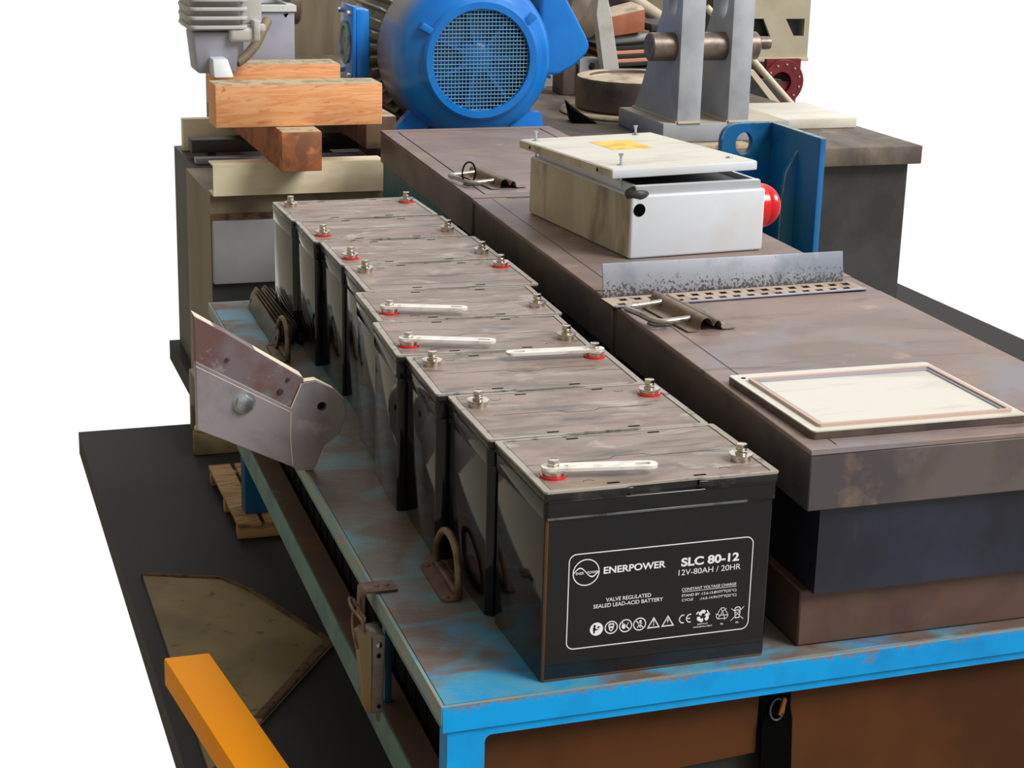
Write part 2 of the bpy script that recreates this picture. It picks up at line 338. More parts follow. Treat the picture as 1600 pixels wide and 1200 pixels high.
def text(bm, s, x0, x1, z0, h, M, thick=0.0):    # a line of lettering fitted to a box in the plane M
    cu = bpy.data.curves.new('t', 'FONT'); cu.body = s; cu.offset = thick; cu.fill_mode = 'FRONT'
    ob = bpy.data.objects.new('t', cu); COL.objects.link(ob)
    me = bpy.data.meshes.new_from_object(ob.evaluated_get(bpy.context.evaluated_depsgraph_get()))
    xs = [v.co.x for v in me.vertices]; ys = [v.co.y for v in me.vertices]
    a, b, c = min(xs), max(xs), .0
    cap = .73
    for v in me.vertices:
        v.co = Vector((x0+(v.co.x-a)/(b-a)*(x1-x0), z0+(v.co.y-c)/cap*h, 0))
    me.transform(M); bm.from_mesh(me)
    bpy.data.objects.remove(ob); bpy.data.curves.remove(cu); bpy.data.meshes.remove(me)

def build(name, bm, m, parent=None, M=None, smooth=38):
    me = bpy.data.meshes.new(name)
    if M is not None: bmesh.ops.transform(bm, matrix=M, verts=bm.verts)
    bmesh.ops.recalc_face_normals(bm, faces=bm.faces[:])
    for f in bm.faces: f.smooth = True
    for e in bm.edges:
        if len(e.link_faces) != 2 or e.calc_face_angle(0) > math.radians(smooth): e.smooth = False
    bm.to_mesh(me); bm.free(); me.materials.append(m)
    o = bpy.data.objects.new(name, me); COL.objects.link(o)
    if parent: o.parent = parent
    return o
class Thing:     # an Empty at the thing's base; parts are given in world coordinates unless local=True
    def __init__(s, name, label, cat, loc, rz=0, group=None):
        o = bpy.data.objects.new(name, None); COL.objects.link(o); o.empty_display_size = .05
        o.location = loc; o.rotation_euler = (0, 0, rz); o['label'] = label; o['category'] = cat
        if group: o['group'] = group
        s.o = o; s.inv = (Matrix.Translation(loc) @ Matrix.Rotation(rz, 4, 'Z')).inverted()
    def part(s, name, bm, m, parent=None, label=None, local=False):
        o = build(name, bm, m, parent or s.o, None if local else s.inv)
        if label: o['label'] = label
        return o
def single(name, bm, m, label, cat, loc, group=None):
    o = build(name, bm, m, None, Matrix.Translation(loc).inverted()); o.location = loc
    o['label'] = label; o['category'] = cat
    if group: o['group'] = group
    return o
def struct(name, bm, m):
    o = build(name, bm, m); o['kind'] = 'structure'; return o
def copy_tree(o, parent=None):
    c = o.copy(); COL.objects.link(c); c.parent = parent
    for ch in list(o.children): copy_tree(ch, c)
    return c

# ------------------------------------------------------------------ floor and back wall
bm = B(); prism(bm, [(-.27, -.06), (1.05, -.06), (1.05, 2.28), (2.28, 2.28), (2.28, 5.0), (.45, 5.0), (.45, 3.0), (.03, 3.0), (.03, 2.28), (-.27, 2.28)], FZ-.05, FZ); struct('floor', bm, MT['floor'])
bm = B(); prism(bm, [(.45, 4.9)]+[(.45+i*.09, 4.9-(.012 if i % 2 else 0)) for i in range(1, 20)]+[(2.2, 4.9), (2.2, 4.97), (.45, 4.97)], FZ, 1.0)
struct('wall_back', bm, MT['taupe'])

# ------------------------------------------------------------------ blue workbench
FL, FR, BR, BL = (-.111, -.022), (.745, -.007), (.785, 1.69), (-.071, 1.68)
def inset(poly, d):
    n = len(poly); out = []
    for i in range(n):
        p0, p1, p2 = [Vector(poly[(i+k-1) % n]) for k in range(3)]
        a = (p1-p0).normalized(); b = (p2-p1).normalized()
        na, nb = Vector((-a.y, a.x)), Vector((-b.y, b.x)); k = (na+nb)/(1+na.dot(nb)); out.append(tuple(p1+k*d))
    return out
foot = [FL, FR, BR, BL]
wb = Thing('blue_workbench', 'blue painted steel workbench, top coated with brown dust, carrying the row of black batteries', 'workbench', (-.111, -.022, FZ))
bm = B(); prism(bm, inset(foot, .0045), -.006, 0, .0004, 1); top = build('bench_top', bm, MT['bench_top'], wb.o, Matrix.Translation((.111, .022, 0)))
top.location = (0, 0, -FZ)
bm = B(); plate(bm, [foot, inset(foot, .0038)], -.020, -.0006); 
wb.part('top_rim', bm, mat('worn_rim_paint', (120, 150, 150), .5, 0, [((156, 134, 112), 60, .5, .6), ((70, 150, 180), 30, .6, .68)]))
bm = B(); prism(bm, inset(foot, .002), -.0295, -.006, .0005, 1)
wb.part('apron', bm, MT['teal'], label='dusty teal side skirt with painted-in shade under the bench top')
def face_strip(z0, z1, x0, x1, t=.0008, off=.0):    # slab lying on the front face
    s = (FR[1]-FL[1])/(FR[0]-FL[0]); y = lambda x: FL[1]+s*(x-FL[0])-off
    return [(x0, y(x0)-t), (x1, y(x1)-t), (x1, y(x1)+.004), (x0, y(x0)+.004)], z0, z1
bm = B(); pts, a, b = face_strip(-.0295, -.0010, FL[0]+.0008, FR[0]-.0008); prism(bm, pts, a, b, .0006, 1)
wb.part('front_apron', bm, MT['azure'], label='bright azure front edge of the bench with chipped paint')
bm = B()      # welded front frame with rounded window corners
s_ = (FR[1]-FL[1])/(FR[0]-FL[0]); Mf = Matrix(((1, 0, 0, 0), (s_, 0, 1, FL[1]+.003-s_*FL[0]), (0, 1, 0, 0), (0, 0, 0, 1)))
plate(bm, [rrect(-.1035, .735, FZ, -.0285, .001, 1), rrect(-.0635, .695, FZ+.06, -.0395, .008)], 0, .028, Mf)
wb.part('front_frame', bm, MT['azure_clean'], label='azure front frame with leg and rounded window')
bm = B(); box(bm, .72, .76, 1.62, 1.66, FZ, -.02); wb.part('leg', bm, MT['teal'])
bm = B(); box(bm, -.022, .022, 1.60, 1.645, -.3975, -.02, .001); wb.part('leg', bm, MT['palletblue'], label='deep blue rear leg standing on the pallet')
bm = B(); box(bm, -.070, .03, 1.585, 1.66, -.07, -.028); wb.part('cross_rail', bm, MT['teal'])
bm = B(); box(bm, -.0865, -.0775, .30, .312, -.1548, -.028, .001); wb.part('rail_post', bm, mat('dark_blue_post_paint', (20, 84, 124), .5))
# lower rail along the left side
def sx(y): return .0245*(y+.022)
bm = B(); r0 = [(-.102+sx(0), -.018), (-.066+sx(0), -.018), (-.066+sx(1.64), 1.66), (-.102+sx(1.64), 1.66)]
prism(bm, r0, -.200, -.1565, .001, 1); wb.part('lower_rail', bm, MT['teal'])
bm = B(); r1 = [(-.0995+sx(0), -.012), (-.066+sx(0), -.012), (-.066+sx(1.64), 1.65), (-.0995+sx(1.64), 1.65)]
prism(bm, r1, -.1566, -.1550); wb.part('rail_top', bm, MT['rail_top'], label='rusty brown dust on the lower rail')
bm = B(); n = 60
for i in range(n):
    y0 = .02+i*1.6/n; x0 = -.060+sx(y0); box(bm, x0+(.002 if i % 2 else 0), x0+.012, y0, y0+1.6/n, -.196, -.03)
wb.part('side_panel', bm, MT['near_black'], label='near black ribbed panel closing the side')
bm = B(); hexa(bm, [(-.062, .010, -.140), (.262, .016, -.1235), (.262, .03, -.1235), (-.062, .03, -.140)], [(-.062, .010, -.032), (.262, .016, -.032), (.262, .03, -.032), (-.062, .03, -.032)])
wb.part('front_panel', bm, MT['brown_panel'], label='brown sheet panel inside the front frame')
bm = B(); box(bm, -.062, .69, .034, .05, FZ, -.03)
wb.part('inner_panel', bm, mat('dark_grey_inner_panel', (40, 40, 42), .6))
bm = B(); box(bm, .30, .69, .014, .03, FZ, -.032); wb.part('front_panel', bm, MT['brown_panel'])
for x, z, r in ((.101, -.0645, .0007), (.142, -.081, .0007), (.071, -.092, .0014), (.180, -.090, .0007), (-.005, -.083, .0009)):
    bm = B(); lathe(bm, [(r, 0), (r*.6, .0004), (0, .0005)], 8, Matrix.Translation((x, .0108+(.006*(x+.062)/.324), z)) @ Matrix.Rotation(PI/2, 4, 'X'))
    wb.part('paint_speck', bm, MT['white'], label='tiny white paint speck')

hk = Thing('black_hook_plate', 'black steel hook plate with a brass bolt hanging under the bench edge', 'hook', (.284, -.004, -.20))
bm = B(); prism(bm, [(.268, -.20), (.308, -.20), (.302, -.085), (.2985, -.070), (.297, -.034), (.272, -.034), (.270, -.070), (.264, -.088)], .0095, .0135, .001, 1, XZ)
hk.part('plate', bm, MT['black'])
bm = B(); tube(bm, [(.281+.0085*math.cos(a*PI/8), .0078, -.070+.013*math.sin(a*PI/8)) for a in range(16)], .0013, 8, True); hk.part('ring', bm, MT['darkgrey'])
bm = B(); cyl(bm, (.2835, .0065, -.076), (.2885, .0065, -.056), .0022, 12); cyl(bm, (.2865, .0068, -.074), (.290, .0068, -.058), .0018, 12)
hk.part('bolt', bm, mat('brass_bolt', (150, 92, 40), .35, .6))

# ------------------------------------------------------------------ batteries
# local frame: x -.13 .13, y 0 (printed face) .1704, z 0 .2107
BW, BD, BH = .13, .1680, .2107
def lid_outline(w, d, rec, c=.0025):
    a, b, k = -.043, .048, .006
    f = [(-w+c, 0), (a, 0), (a+k, rec), (b-k, rec), (b, 0), (w-c, 0)]
    return f+[(w, c), (w, d-c)]+[(-x, d-y) for x, y in f]+[(-w, d-c), (-w, c)]
def chamf(x0, x1, y0, y1, cs):      # corner chamfers: front-left, front-right, back-right, back-left
    a, b, c, d = cs
    return [(x0+a, y0), (x1-b, y0), (x1, y0+b), (x1, y1-c), (x1-c, y1), (x0+d, y1), (x0, y1-d), (x0, y0+a)]
def make_battery():
    t = Thing('lead_acid_battery', 'x', 'battery', (0, 0, 0), 0, None)
    bm = B(); prism(bm, chamf(-.1275, .1275, .003, .1650, (.003, .003, .007, .007)), 0, .180, .0012, 2)
    prism(bm, chamf(-.1292, .1292, .0012, .1668, (.003, .003, .006, .006)), .1790, .1990, .0018, 2)
    t.part('case', bm, MT['case'], local=True)
    bm = B(); prism(bm, lid_outline(BW, BD, .0045), .2000, .2085, .0006, 1); prism(bm, lid_outline(BW-.0018, BD, .0045), .1985, .2002, 0)
    lid = t.part('lid', bm, MT['lid'], local=True)
    for y in (0, BD):       # bevelled ears at the hand recess
        sg = 1 if y == 0 else -1
        for x, k in ((-.043, 1), (.048, -1)):
            x = x*sg; k = k*sg
            bm = B(); prism(bm, [(x-.006*k, y-.0004*sg), (x+.010*k, y+.0005*sg), (x+.006*k, y+.006*sg), (x-.008*k, y+.006*sg)], .2010, .2080, .0008, 1)
            t.part('lid_ear', bm, MT['lid'], parent=lid, local=True)
    bm = B(); plate(bm, [lid_outline(BW-.0004, BD, .0030), rrect(-.1222, .1222, .0046, BD-.0046, .003)], .2083, BH)
    t.part('lid_rim', bm, MT['rim'], parent=lid, local=True, label='dust-pale rim around the lid')
    bm = B(); prism(bm, rrect(-.1212, .1212, .0056, BD-.0056, .003), .2080, .2102, .0004, 1)
    t.part('cover_panel', bm, MT['dust'], local=True, label='cover plate coated with pinkish brown dust')
    for x, y in ((-.052, .0105), (.044, .0105), (-.044, BD-.0135), (.052, BD-.0135)):
        bm = B(); box(bm, x-.0068, x+.0068, y, y+.003, .2098, .2105); t.part('vent_slot', bm, MT['black'], local=True)
    bm = B()
    for x0, x1, y in ((-.095, -.030, .083), (.020, .100, .083), (-.02, .012, .0905)): box(bm, x0, x1, y, y+.0005, .2098, .21035)
    tube(bm, [(.012, .0907, .2102), (.020, .0832, .2102)], .0003, 6); tube(bm, [(-.030, .0832, .2102), (-.020, .0907, .2102)], .0003, 6)
    for x, y in ((-.075, .022), (.078, .024)): tube(bm, [(x+.006*math.cos(a*PI/8), y+.004*math.sin(a*PI/8), .2102) for a in range(9)], .0003, 6)
    t.part('moulding_lines', bm, MT['black'], local=True)
    for x, redone in ((-.1057, True), (.1057, False)):
        y = .0446
        bm = B(); lathe(bm, [(.0108, .2098), (.0108, .2160), (.0100, .2166)], 28, Matrix.Translation((x, y, 0)))
        term = t.part('terminal', bm, MT['chrome'], local=True)
        if redone:
            bm = B(); lathe(bm, [(.0112, .2101), (.0136, .2101), (.0140, .2115), (.0136, .2130), (.0112, .2130)], 32, Matrix.Translation((x, y, 0)), cap=False)
            t.part('red_ring', bm, MT['red'], parent=term, local=True, label='red ring marking the positive terminal')
        bm = B(); lathe(bm, [(.0127, .2168), (.0130, .2174), (.0127, .2182), (.004, .2182)], 32, Matrix.Translation((x, y, 0)))
        t.part('washer', bm, MT['chrome'], parent=term, local=True)
        bm = B(); lathe(bm, [(.0062, .2182), (.0065, .2192), (.0062, .2202), (.0040, .2205), (.0040, .2216), (.0060, .2220), (.0062, .2228), (.0060, .2234)], 24, Matrix.Translation((x, y, 0)))
        s = B(); prism(s, [(.0064*math.cos(a*PI/3), .0064*math.sin(a*PI/3)) for a in range(6)], .2234, .2290, .0006, 2, Matrix.Translation((x, y, 0)) @ Matrix.Rotation(.3, 4, 'Z'))
        merge(bm, s)
        t.part('bolt', bm, MT['chrome'], parent=term, local=True)
    return t.o
bats = [ # x, y, yaw, flipped, label
 (0, 0, 0, 0, 'black battery with white printed label, nearest in the row at the bench corner'),
 (-.00474, .17055, -.93, 1, 'black battery directly behind the labelled one, red ring on its right terminal'),
 (-.01329, .34255, -2.58, 1, 'black battery, third from the bench corner, metal strap fixed to its right red terminal'),
 (-.01552, .51400, -3.60, 0, 'black battery, fourth from the bench corner, strap on its left red terminal'),
 (.00419, .68500, -2.67, 0, 'black battery in the middle of the row, with a strap on the left'),
 (.02919, .85662, -2.15, 1, 'black strapless battery just behind the middle one, red ring on its right terminal'),
 (.03277, 1.03110, -1.30, 0, 'black strapless battery, third from the far end, red ring on its left terminal'),
 (.02833, 1.20678, -1.30, 0, 'black battery, second from the far end, metal bars leaning beside its lower left side'),
 (.02829, 1.38315, .45, 1, 'black battery at the far end of the row in front of the beige beam')]
proto = make_battery()
PC = []
def plain_case(me):
    if not PC: m = me.copy(); m.materials[0] = MT['case_plain']; PC.append(m)
    return PC[0]
for i, (x, y, a, fl, lb) in enumerate(bats):
    o = proto if i == 0 else copy_tree(proto)
    a = math.radians(a); M = Matrix.Translation((x+.13, y, 0)) @ Matrix.Rotation(a, 4, 'Z')
    if fl: M = M @ Matrix.Translation((0, BD, 0)) @ Matrix.Rotation(PI, 4, 'Z')
    o.location = M.translation; o.rotation_euler = (0, 0, a+(PI if fl else 0))
    o['label'] = lb; o['group'] = 'row of black batteries on the blue workbench'
    bats[i] = bats[i]+(o, M)
    if i > 1:
        cs = [c for c in o.children if c.name.startswith('case')][0]; cs.data = plain_case(cs.data)
def strap(bi, world, ang, L=.122):
    o, M = bats[bi][5:7]
    bm = B(); loops = [rrect(-.0125, L-.0125, -.0092, .0092, .0085, 6)]
    loops.append(rrect(.0100, .0160, -.0022, .0022, .0021, 3)); loops.append(rrect(L-.0370, L-.0200, -.0028, .0028, .0027, 3))
    plate(bm, loops, .2184, .2218)
    Mw = Matrix.Translation((world[0], world[1], 0)) @ Matrix.Rotation(math.radians(ang), 4, 'Z')
    ob = build('terminal_strap', bm, MT['strap'], o, M.inverted() @ Mw); ob['label'] = 'pale tinned metal strap bolted to one terminal'
def term_world(bi, k):
    M = bats[bi][6]; return (M @ Vector((-.1057 if k == 0 else .1057, .0446, 0)))[:2]
strap(0, term_world(0, 0), -9); strap(3, term_world(3, 0), -19.5, .125); strap(4, term_world(4, 0), -19, .120); strap(2, term_world(2, 0), 176, .128)

bm = B(); box(bm, .0035, .225, .0003, .0014, .1795, .1822, .0004, 1); o_ = build('highlight_ledge', bm, mat('scuffed_highlight_grey', (92, 96, 98), .35, 0, [((36, 37, 40), 22, .5, .62, (1, 1, 1), 5)]), bats[0][5], bats[0][6].inverted()); o_['label'] = 'pale scuffed ledge with painted highlight under the lid'  # pale strip paints a highlight along the scuffed ledge
# printed label on the nearest battery
bo = bats[0][5]; Mb = bats[0][6].inverted()
FM = Matrix(((1, 0, 0, 0), (0, 0, 1, .0026), (0, 1, 0, 0), (0, 0, 0, 1)))      # x, z plane of the printed face (world)
def FMd(d): return Matrix(((1, 0, 0, 0), (0, 0, 1, .0026-d), (0, 1, 0, 0), (0, 0, 0, 1)))
def pr(name, fn, m='white', label=None):
    bm = B(); fn(bm); o = build(name, bm, MT[m], bo, Mb)
    if label: o['label'] = label
    return o
T_ = .00015
pr('label_border', lambda b: plate(b, [rrect(.0290, .2362, .0340, .1400, .0085, 8), rrect(.0300, .2352, .0350, .1390, .0076, 8)], -T_, T_, FM))
def logo(b):
    cx, cy, r = .0483, .1187, .0147
    plate(b, [circ(cx, cy, r, 48), circ(cx, cy, r-.0011, 48)], -T_, T_, FM)
    pts = []; n = 28
    for i in range(n+1):
        t = i/n; pts.append((cx-r+.0012+t*(2*r-.0024), cy+.0052*math.sin(2*PI*t)*(1 if t < .5 else 1)))
    lo = [(x, y-.0007) for x, y in pts]; hi = [(x, y+.0007) for x, y in pts]
    plate(b, [lo+hi[::-1]], -T_, T_, FM)
pr('printed_logo', logo, label='white circle logo with a wave line')
def letters(b):
    text(b, 'ENER', .0372, .0460, .1168, .0030, FM, .008); text(b, 'POWER', .0497, .0615, .1168, .0030, FM, .008)
    text(b, 'ENERPOWER', .0676, .1366, .1152, .0076, FM, .025)
    text(b, 'SLC 80-12', .1542, .2204, .1142, .0092, FM, .035)
    text(b, '12V-80AH / 20HR', .1517, .2228, .1040, .0066, FM, 0)
    text(b, 'CONSTANT VOLTAGE CHARGE', .1565, .2190, .0862, .0031, FM, .008)
    text(b, 'STAND BY :13.6-13.8V/77°F(25°C)', .1568, .2196, .0793, .0029, FM, .008)
    text(b, 'CYCLE', .1571, .1700, .0742, .0028, FM, .008); text(b, ':14.5-14.9V/77°F(25°C)', .1778, .2200, .0737, .0029, FM, .008)
    text(b, 'VALVE REGULATED', .0716, .1218, .0836, .0044, FM, .008)
    text(b, 'SEALED LEAD-ACID BATTERY', .0578, .1355, .0775, .0044, FM, .008)
    text(b, 'RECYCLE', .1767, .1884, .0452, .0014, FM, .02); text(b, 'NONSPILLABLE', .1722, .1936, .0422, .0014, FM, .02)
    text(b, 'Pb', .2034, .2066, .0422, .0019, FM, .02); text(b, 'Pb', .2213, .2245, .0420, .0019, FM, .02)
    plate(b, [[(.1571, .0846), (.2196, .0846), (.2196, .0850), (.1571, .0850)]], -T_, T_, FM)
pr('printed_lettering', letters)
def ln(b, x0, y0, x1, y1, w, d=T_):
    v = Vector((x1-x0, y1-y0)).normalized(); n = Vector((-v.y, v.x))*w/2
    plate(b, [[(x0-n.x, y0-n.y), (x1-n.x, y1-n.y), (x1+n.x, y1+n.y), (x0+n.x, y0+n.y)]], -d, d, FM)
def icons(b):
    zc, R = .0540, .0073
    for cx, solid in ((.0622, 1), (.0786, 0), (.0947, 0), (.1104, 0)):
        plate(b, [circ(cx, zc, R, 40)] + ([] if solid else [circ(cx, zc, R-.0011, 40)]), -T_, T_, FM)
    # face shield
    plate(b, [rrect(.0754, .0818, .0545, .0585, .0012, 3), rrect(.0764, .0808, .0552, .0572, .0005, 2)], -T_, T_, FM)
    plate(b, [[(.0757, .0545), (.0815, .0545), (.0808, .0515), (.0786, .0494), (.0764, .0515)], [(.0771, .0535), (.0801, .0535), (.0797, .0520), (.0786, .0508), (.0775, .0520)]], -T_, T_, FM)
    # flame, match and bar; running child and bar
    plate(b, [[(.0915, .0508), (.0903, .0528), (.0908, .0560), (.0922, .0578), (.0926, .0555), (.0942, .0545), (.0944, .0520), (.0932, .0505)]], -T_, T_, FM)
    ln(b, .0952, .0530, .0978, .0574, .0007); ln(b, .0899, .0588, .0995, .0492, .0011)
    plate(b, [circ(.1112, .0572, .0013, 12)], -T_, T_, FM); ln(b, .1110, .0560, .1098, .0530, .0018); ln(b, .1098, .0530, .1080, .0500, .0009); ln(b, .1098, .0532, .1116, .0500, .0009)
    ln(b, .1108, .0553, .1132, .0545, .0008); ln(b, .1105, .0552, .1082, .0545, .0008); ln(b, .1056, .0588, .1152, .0492, .0011)
    for cx in (.1262, .1423):
        z0, z1 = .0478, .0604
        plate(b, [[(cx-.0074, z0), (cx+.0074, z0), (cx, z1)], [(cx-.0054, z0+.0012), (cx+.0054, z0+.0012), (cx, z1-.0024)]], -T_, T_, FM)
    plate(b, [[(.1256, .0570), (.1268, .0570), (.1265, .0526), (.1259, .0526)]], -T_, T_, FM); plate(b, [circ(.1262, .0512, .0007, 10)], -T_, T_, FM)
    plate(b, [[(.1428, .0578), (.1412, .0536), (.1423, .0540), (.1419, .0505), (.1434, .0550), (.1424, .0547)]], -T_, T_, FM)
    # CE
    for cx, bar in ((.1597, 0), (.1677, 1)):
        a = [(cx+.0047*math.cos(math.radians(t)), .0540+.0050*math.sin(math.radians(t))) for t in range(75, 286, 15)]
        c = [(cx+.0036*math.cos(math.radians(t)), .0540+.0039*math.sin(math.radians(t))) for t in range(285, 74, -15)]
        plate(b, [a+c], -T_, T_, FM)
        if bar: ln(b, cx-.0040, .0540, cx+.0002, .0540, .0010)
    # solid recycling arrows, outline recycling arrows
    def pol(cx, cz, r, a): return (cx+r*math.cos(math.radians(a)), cz+r*math.sin(math.radians(a)))
    for a in (0, 120, 240):      # solid recycling arrows
        cx, cz = .1825, .0545
        out_ = [pol(cx, cz, r, t+a) for r, t in ((.0066, 62), (.0074, 80), (.0074, 100), (.0064, 122), (.0072, 138))]
        tip = [pol(cx, cz, .0050, 158+a)]
        inn = [pol(cx, cz, r, t+a) for r, t in ((.0016, 140), (.0033, 128), (.0036, 100), (.0036, 80), (.0030, 62))]
        plate(b, [out_+tip+inn], -T_, T_, FM)
    cx, cz = .2048, .0545        # outline recycling triangle
    hx = [pol(cx, cz, .0073, t) for t in (75, 105, 195, 225, 315, 345)]
    for p, q in zip(hx, hx[1:]+hx[:1]): ln(b, p[0], p[1], q[0], q[1], .0006)
    tr = [pol(cx, cz, .0026, t) for t in (90, 210, 330)]
    for p, q in zip(tr, tr[1:]+tr[:1]): ln(b, p[0], p[1], q[0], q[1], .0006)
    for k, t in enumerate((75, 195, 315)): p = pol(cx, cz, .0078, t-22); q = tr[k]; ln(b, p[0], p[1], q[0], q[1], .0006); p = hx[2*k+1]; ln(b, p[0], p[1], q[0], q[1], .0006)
    ln(b, .1748, .0575, .1770, .0605, .0013); ln(b, .1868, .0608, .1902, .0555, .0013)
    # crossed-out bin
    ln(b, .2150, .0598, .2298, .0462, .0006); ln(b, .2298, .0606, .2150, .0452, .0006)
    plate(b, [[(.2188, .0572), (.2262, .0572), (.2252, .0478), (.2200, .0478)], [(.2198, .0562), (.2252, .0562), (.2243, .0487), (.2208, .0487)]], -T_, T_, FM)
    plate(b, [circ(.2225, .0588, .0036, 20, .0022), circ(.2225, .0588, .0027, 20, .0013)], -T_, T_, FM); ln(b, .2184, .0576, .2268, .0576, .0008)
pr('printed_symbols', icons, label='row of small white safety and recycling symbols')
def darks(b):      # dark figure on the solid disc
    t = 2.2*T_
    plate(b, [circ(.0600, .0577, .0013, 14)], -t, t, FM)
    plate(b, [[(.0583, .0560), (.0606, .0566), (.0616, .0538), (.0634, .0540), (.0652, .0552), (.0640, .0533), (.0618, .0524), (.0606, .0530), (.0604, .0500), (.0590, .0490)]], -t, t, FM)
    plate(b, [[(.0626, .0562), (.0650, .0572), (.0662, .0560), (.0636, .0550)]], -t, t, FM)
pr('printed_symbol_figure', darks, 'near_black')
# ------------------------------------------------------------------ long brown steel bench
def lx(y): return .2895+.0447*(y-.018)
def rx(y): return .700+.033*y
ZT = .235
def strip(y0, y1, dl=0, dr=0): return [(lx(y0)+dl, y0), (rx(y0)-dr, y0), (rx(y1)-dr, y1), (lx(y1)+dl, y1)]
sb = Thing('steel_bench', 'long dark steel bench with a dusty brown top, right of the battery row', 'bench', (.5, 1.0, 0))
bm = B(); prism(bm, strip(-.012, .612), ZT-.006, ZT, .0008, 1)
sb.part('top_plate', bm, MT['steel_top'], label='near top plate of the bench, dusty brown')
bm = B(); prism(bm, strip(.614, .700, .001), ZT-.006, ZT-.001, .0008, 1); prism(bm, strip(.702, 1.388), ZT-.006, ZT, .0008, 1)
bm2 = B(); sb.part('top_plate', bm, MT['steel_top'])
bm2.free()
bm = B(); prism(bm, strip(1.390, 2.178), ZT-.006, ZT-.0015)
plate(bm, [strip(1.390, 2.178), strip(1.420, 2.150, .030, .030)], ZT-.004, ZT+.0010)
plate(bm, [strip(1.424, 2.146, .034, .034)], ZT-.004, ZT+.0008)
sb.part('top_plate', bm, MT['steel_top'], label='far top plate with a framed border')
bm = B(); box(bm, lx(1.38)+.062, lx(1.38)+.30, 1.380, 1.388, ZT-.001, ZT+.0006); box(bm, .672, .678, .95, 1.25, ZT-.001, ZT+.0006)
sb.part('top_groove', bm, MT['darkgrey'])
bm = B(); prism(bm, [(lx(0)+.034, .0), (lx(0)+.0352, .0), (lx(.61)+.0352, .61), (lx(.61)+.034, .61)], ZT-.001, ZT+.0004)
sb.part('top_groove', bm, MT['darkgrey'])
bm = B(); prism(bm, [(lx(.705)+.034, .705), (lx(.705)+.0352, .705), (lx(1.38)+.0352, 1.38), (lx(1.38)+.034, 1.38)], ZT-.001, ZT+.0004)
sb.part('top_groove', bm, MT['darkgrey'])
bm = B()
for y0, y1 in ((-.012, .612), (.616, 1.386), (1.392, 2.178)):
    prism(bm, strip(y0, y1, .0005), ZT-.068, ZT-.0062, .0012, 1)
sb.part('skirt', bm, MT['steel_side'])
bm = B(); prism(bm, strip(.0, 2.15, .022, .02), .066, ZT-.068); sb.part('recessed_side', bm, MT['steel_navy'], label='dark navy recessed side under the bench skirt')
bm = B(); prism(bm, strip(.012, 2.12, .012, .012), .0005, .066, .002, 1); sb.part('base_rail', bm, MT['steel_rail'], label='brown base rail of the bench')
for y in (.62, 1.38):
    bm = B(); box(bm, lx(y)-.004, lx(y)+.02, y-.006, y+.012, ZT-.088, ZT-.072, .002); box(bm, lx(y)-.003, lx(y)+.004, y-.003, y+.003, ZT-.072, ZT-.006, .001)
    sb.part('corner_catch', bm, MT['steel_side'])

bm = B(); prism(bm, [(lx(1.5)+.003, 1.5), (lx(1.5)+.02, 1.5), (lx(2.16)+.02, 2.16), (lx(2.16)+.003, 2.16)], .0668, ZT-.069); sb.part('side_panel', bm, mat('teal_blue_side', (20, 96, 112), .5, 0, [((16, 50, 78), 4, .45, .6)]), label='teal blue side panel at the far end')
# perforated strip and upright galvanised strip
bm = B(); A0, A1 = (.308, .596), (.700, .615); L = .392
def hp(u, v): return (A0[0]+(A1[0]-A0[0])*u-.0*v, A0[1]+(A1[1]-A0[1])*u+.052*v)
loops = [[hp(0, 0), hp(1, 0), hp(1, 1), hp(0, 1)]]
for i in range(17):
    for v in ((.12, .38), (.58, .84)):
        o_ = .5 if v[0] > .5 else 0
        u0 = .025+(i+o_)*.056
        if u0 > .96: continue
        loops.append([hp(u0, v[0]), hp(u0+.029, v[0]), hp(u0+.029, v[1]), hp(u0, v[1])])
plate(bm, loops, ZT+.0012, ZT+.0022)
hs = Thing('perforated_strip', 'dusty perforated metal strip with two rows of slots lying across the brown bench', 'metal strip', (.31, .60, ZT))
hs.part('strip', bm, MT['perf'])
bm = B(); prism(bm, [hp(0, -.02), hp(1, -.02), hp(1, .06), hp(0, .06)], ZT+.0010, ZT+.0042, .001, 1); hs.part('front_lip', bm, MT['violet'])
bm = B(); prism(bm, [hp(0, .0), hp(1, .0), hp(1, .98), hp(0, .98)], ZT+.0001, ZT+.0008); hs.part('slot_backing', bm, MT['near_black'])
bm = B(); hexa(bm, [(.3150, .657, ZT), (.695, .674, ZT), (.695, .677, ZT), (.3150, .660, ZT)], [(.3135, .662, ZT+.047), (.695, .682, ZT+.043), (.695, .685, ZT+.043), (.3135, .665, ZT+.047)], .0006)
single('upright_strip', bm, MT['galv'], 'upright blue-grey galvanised metal strip standing across the brown bench before the white enclosure', 'metal strip', (.5, .67, ZT))

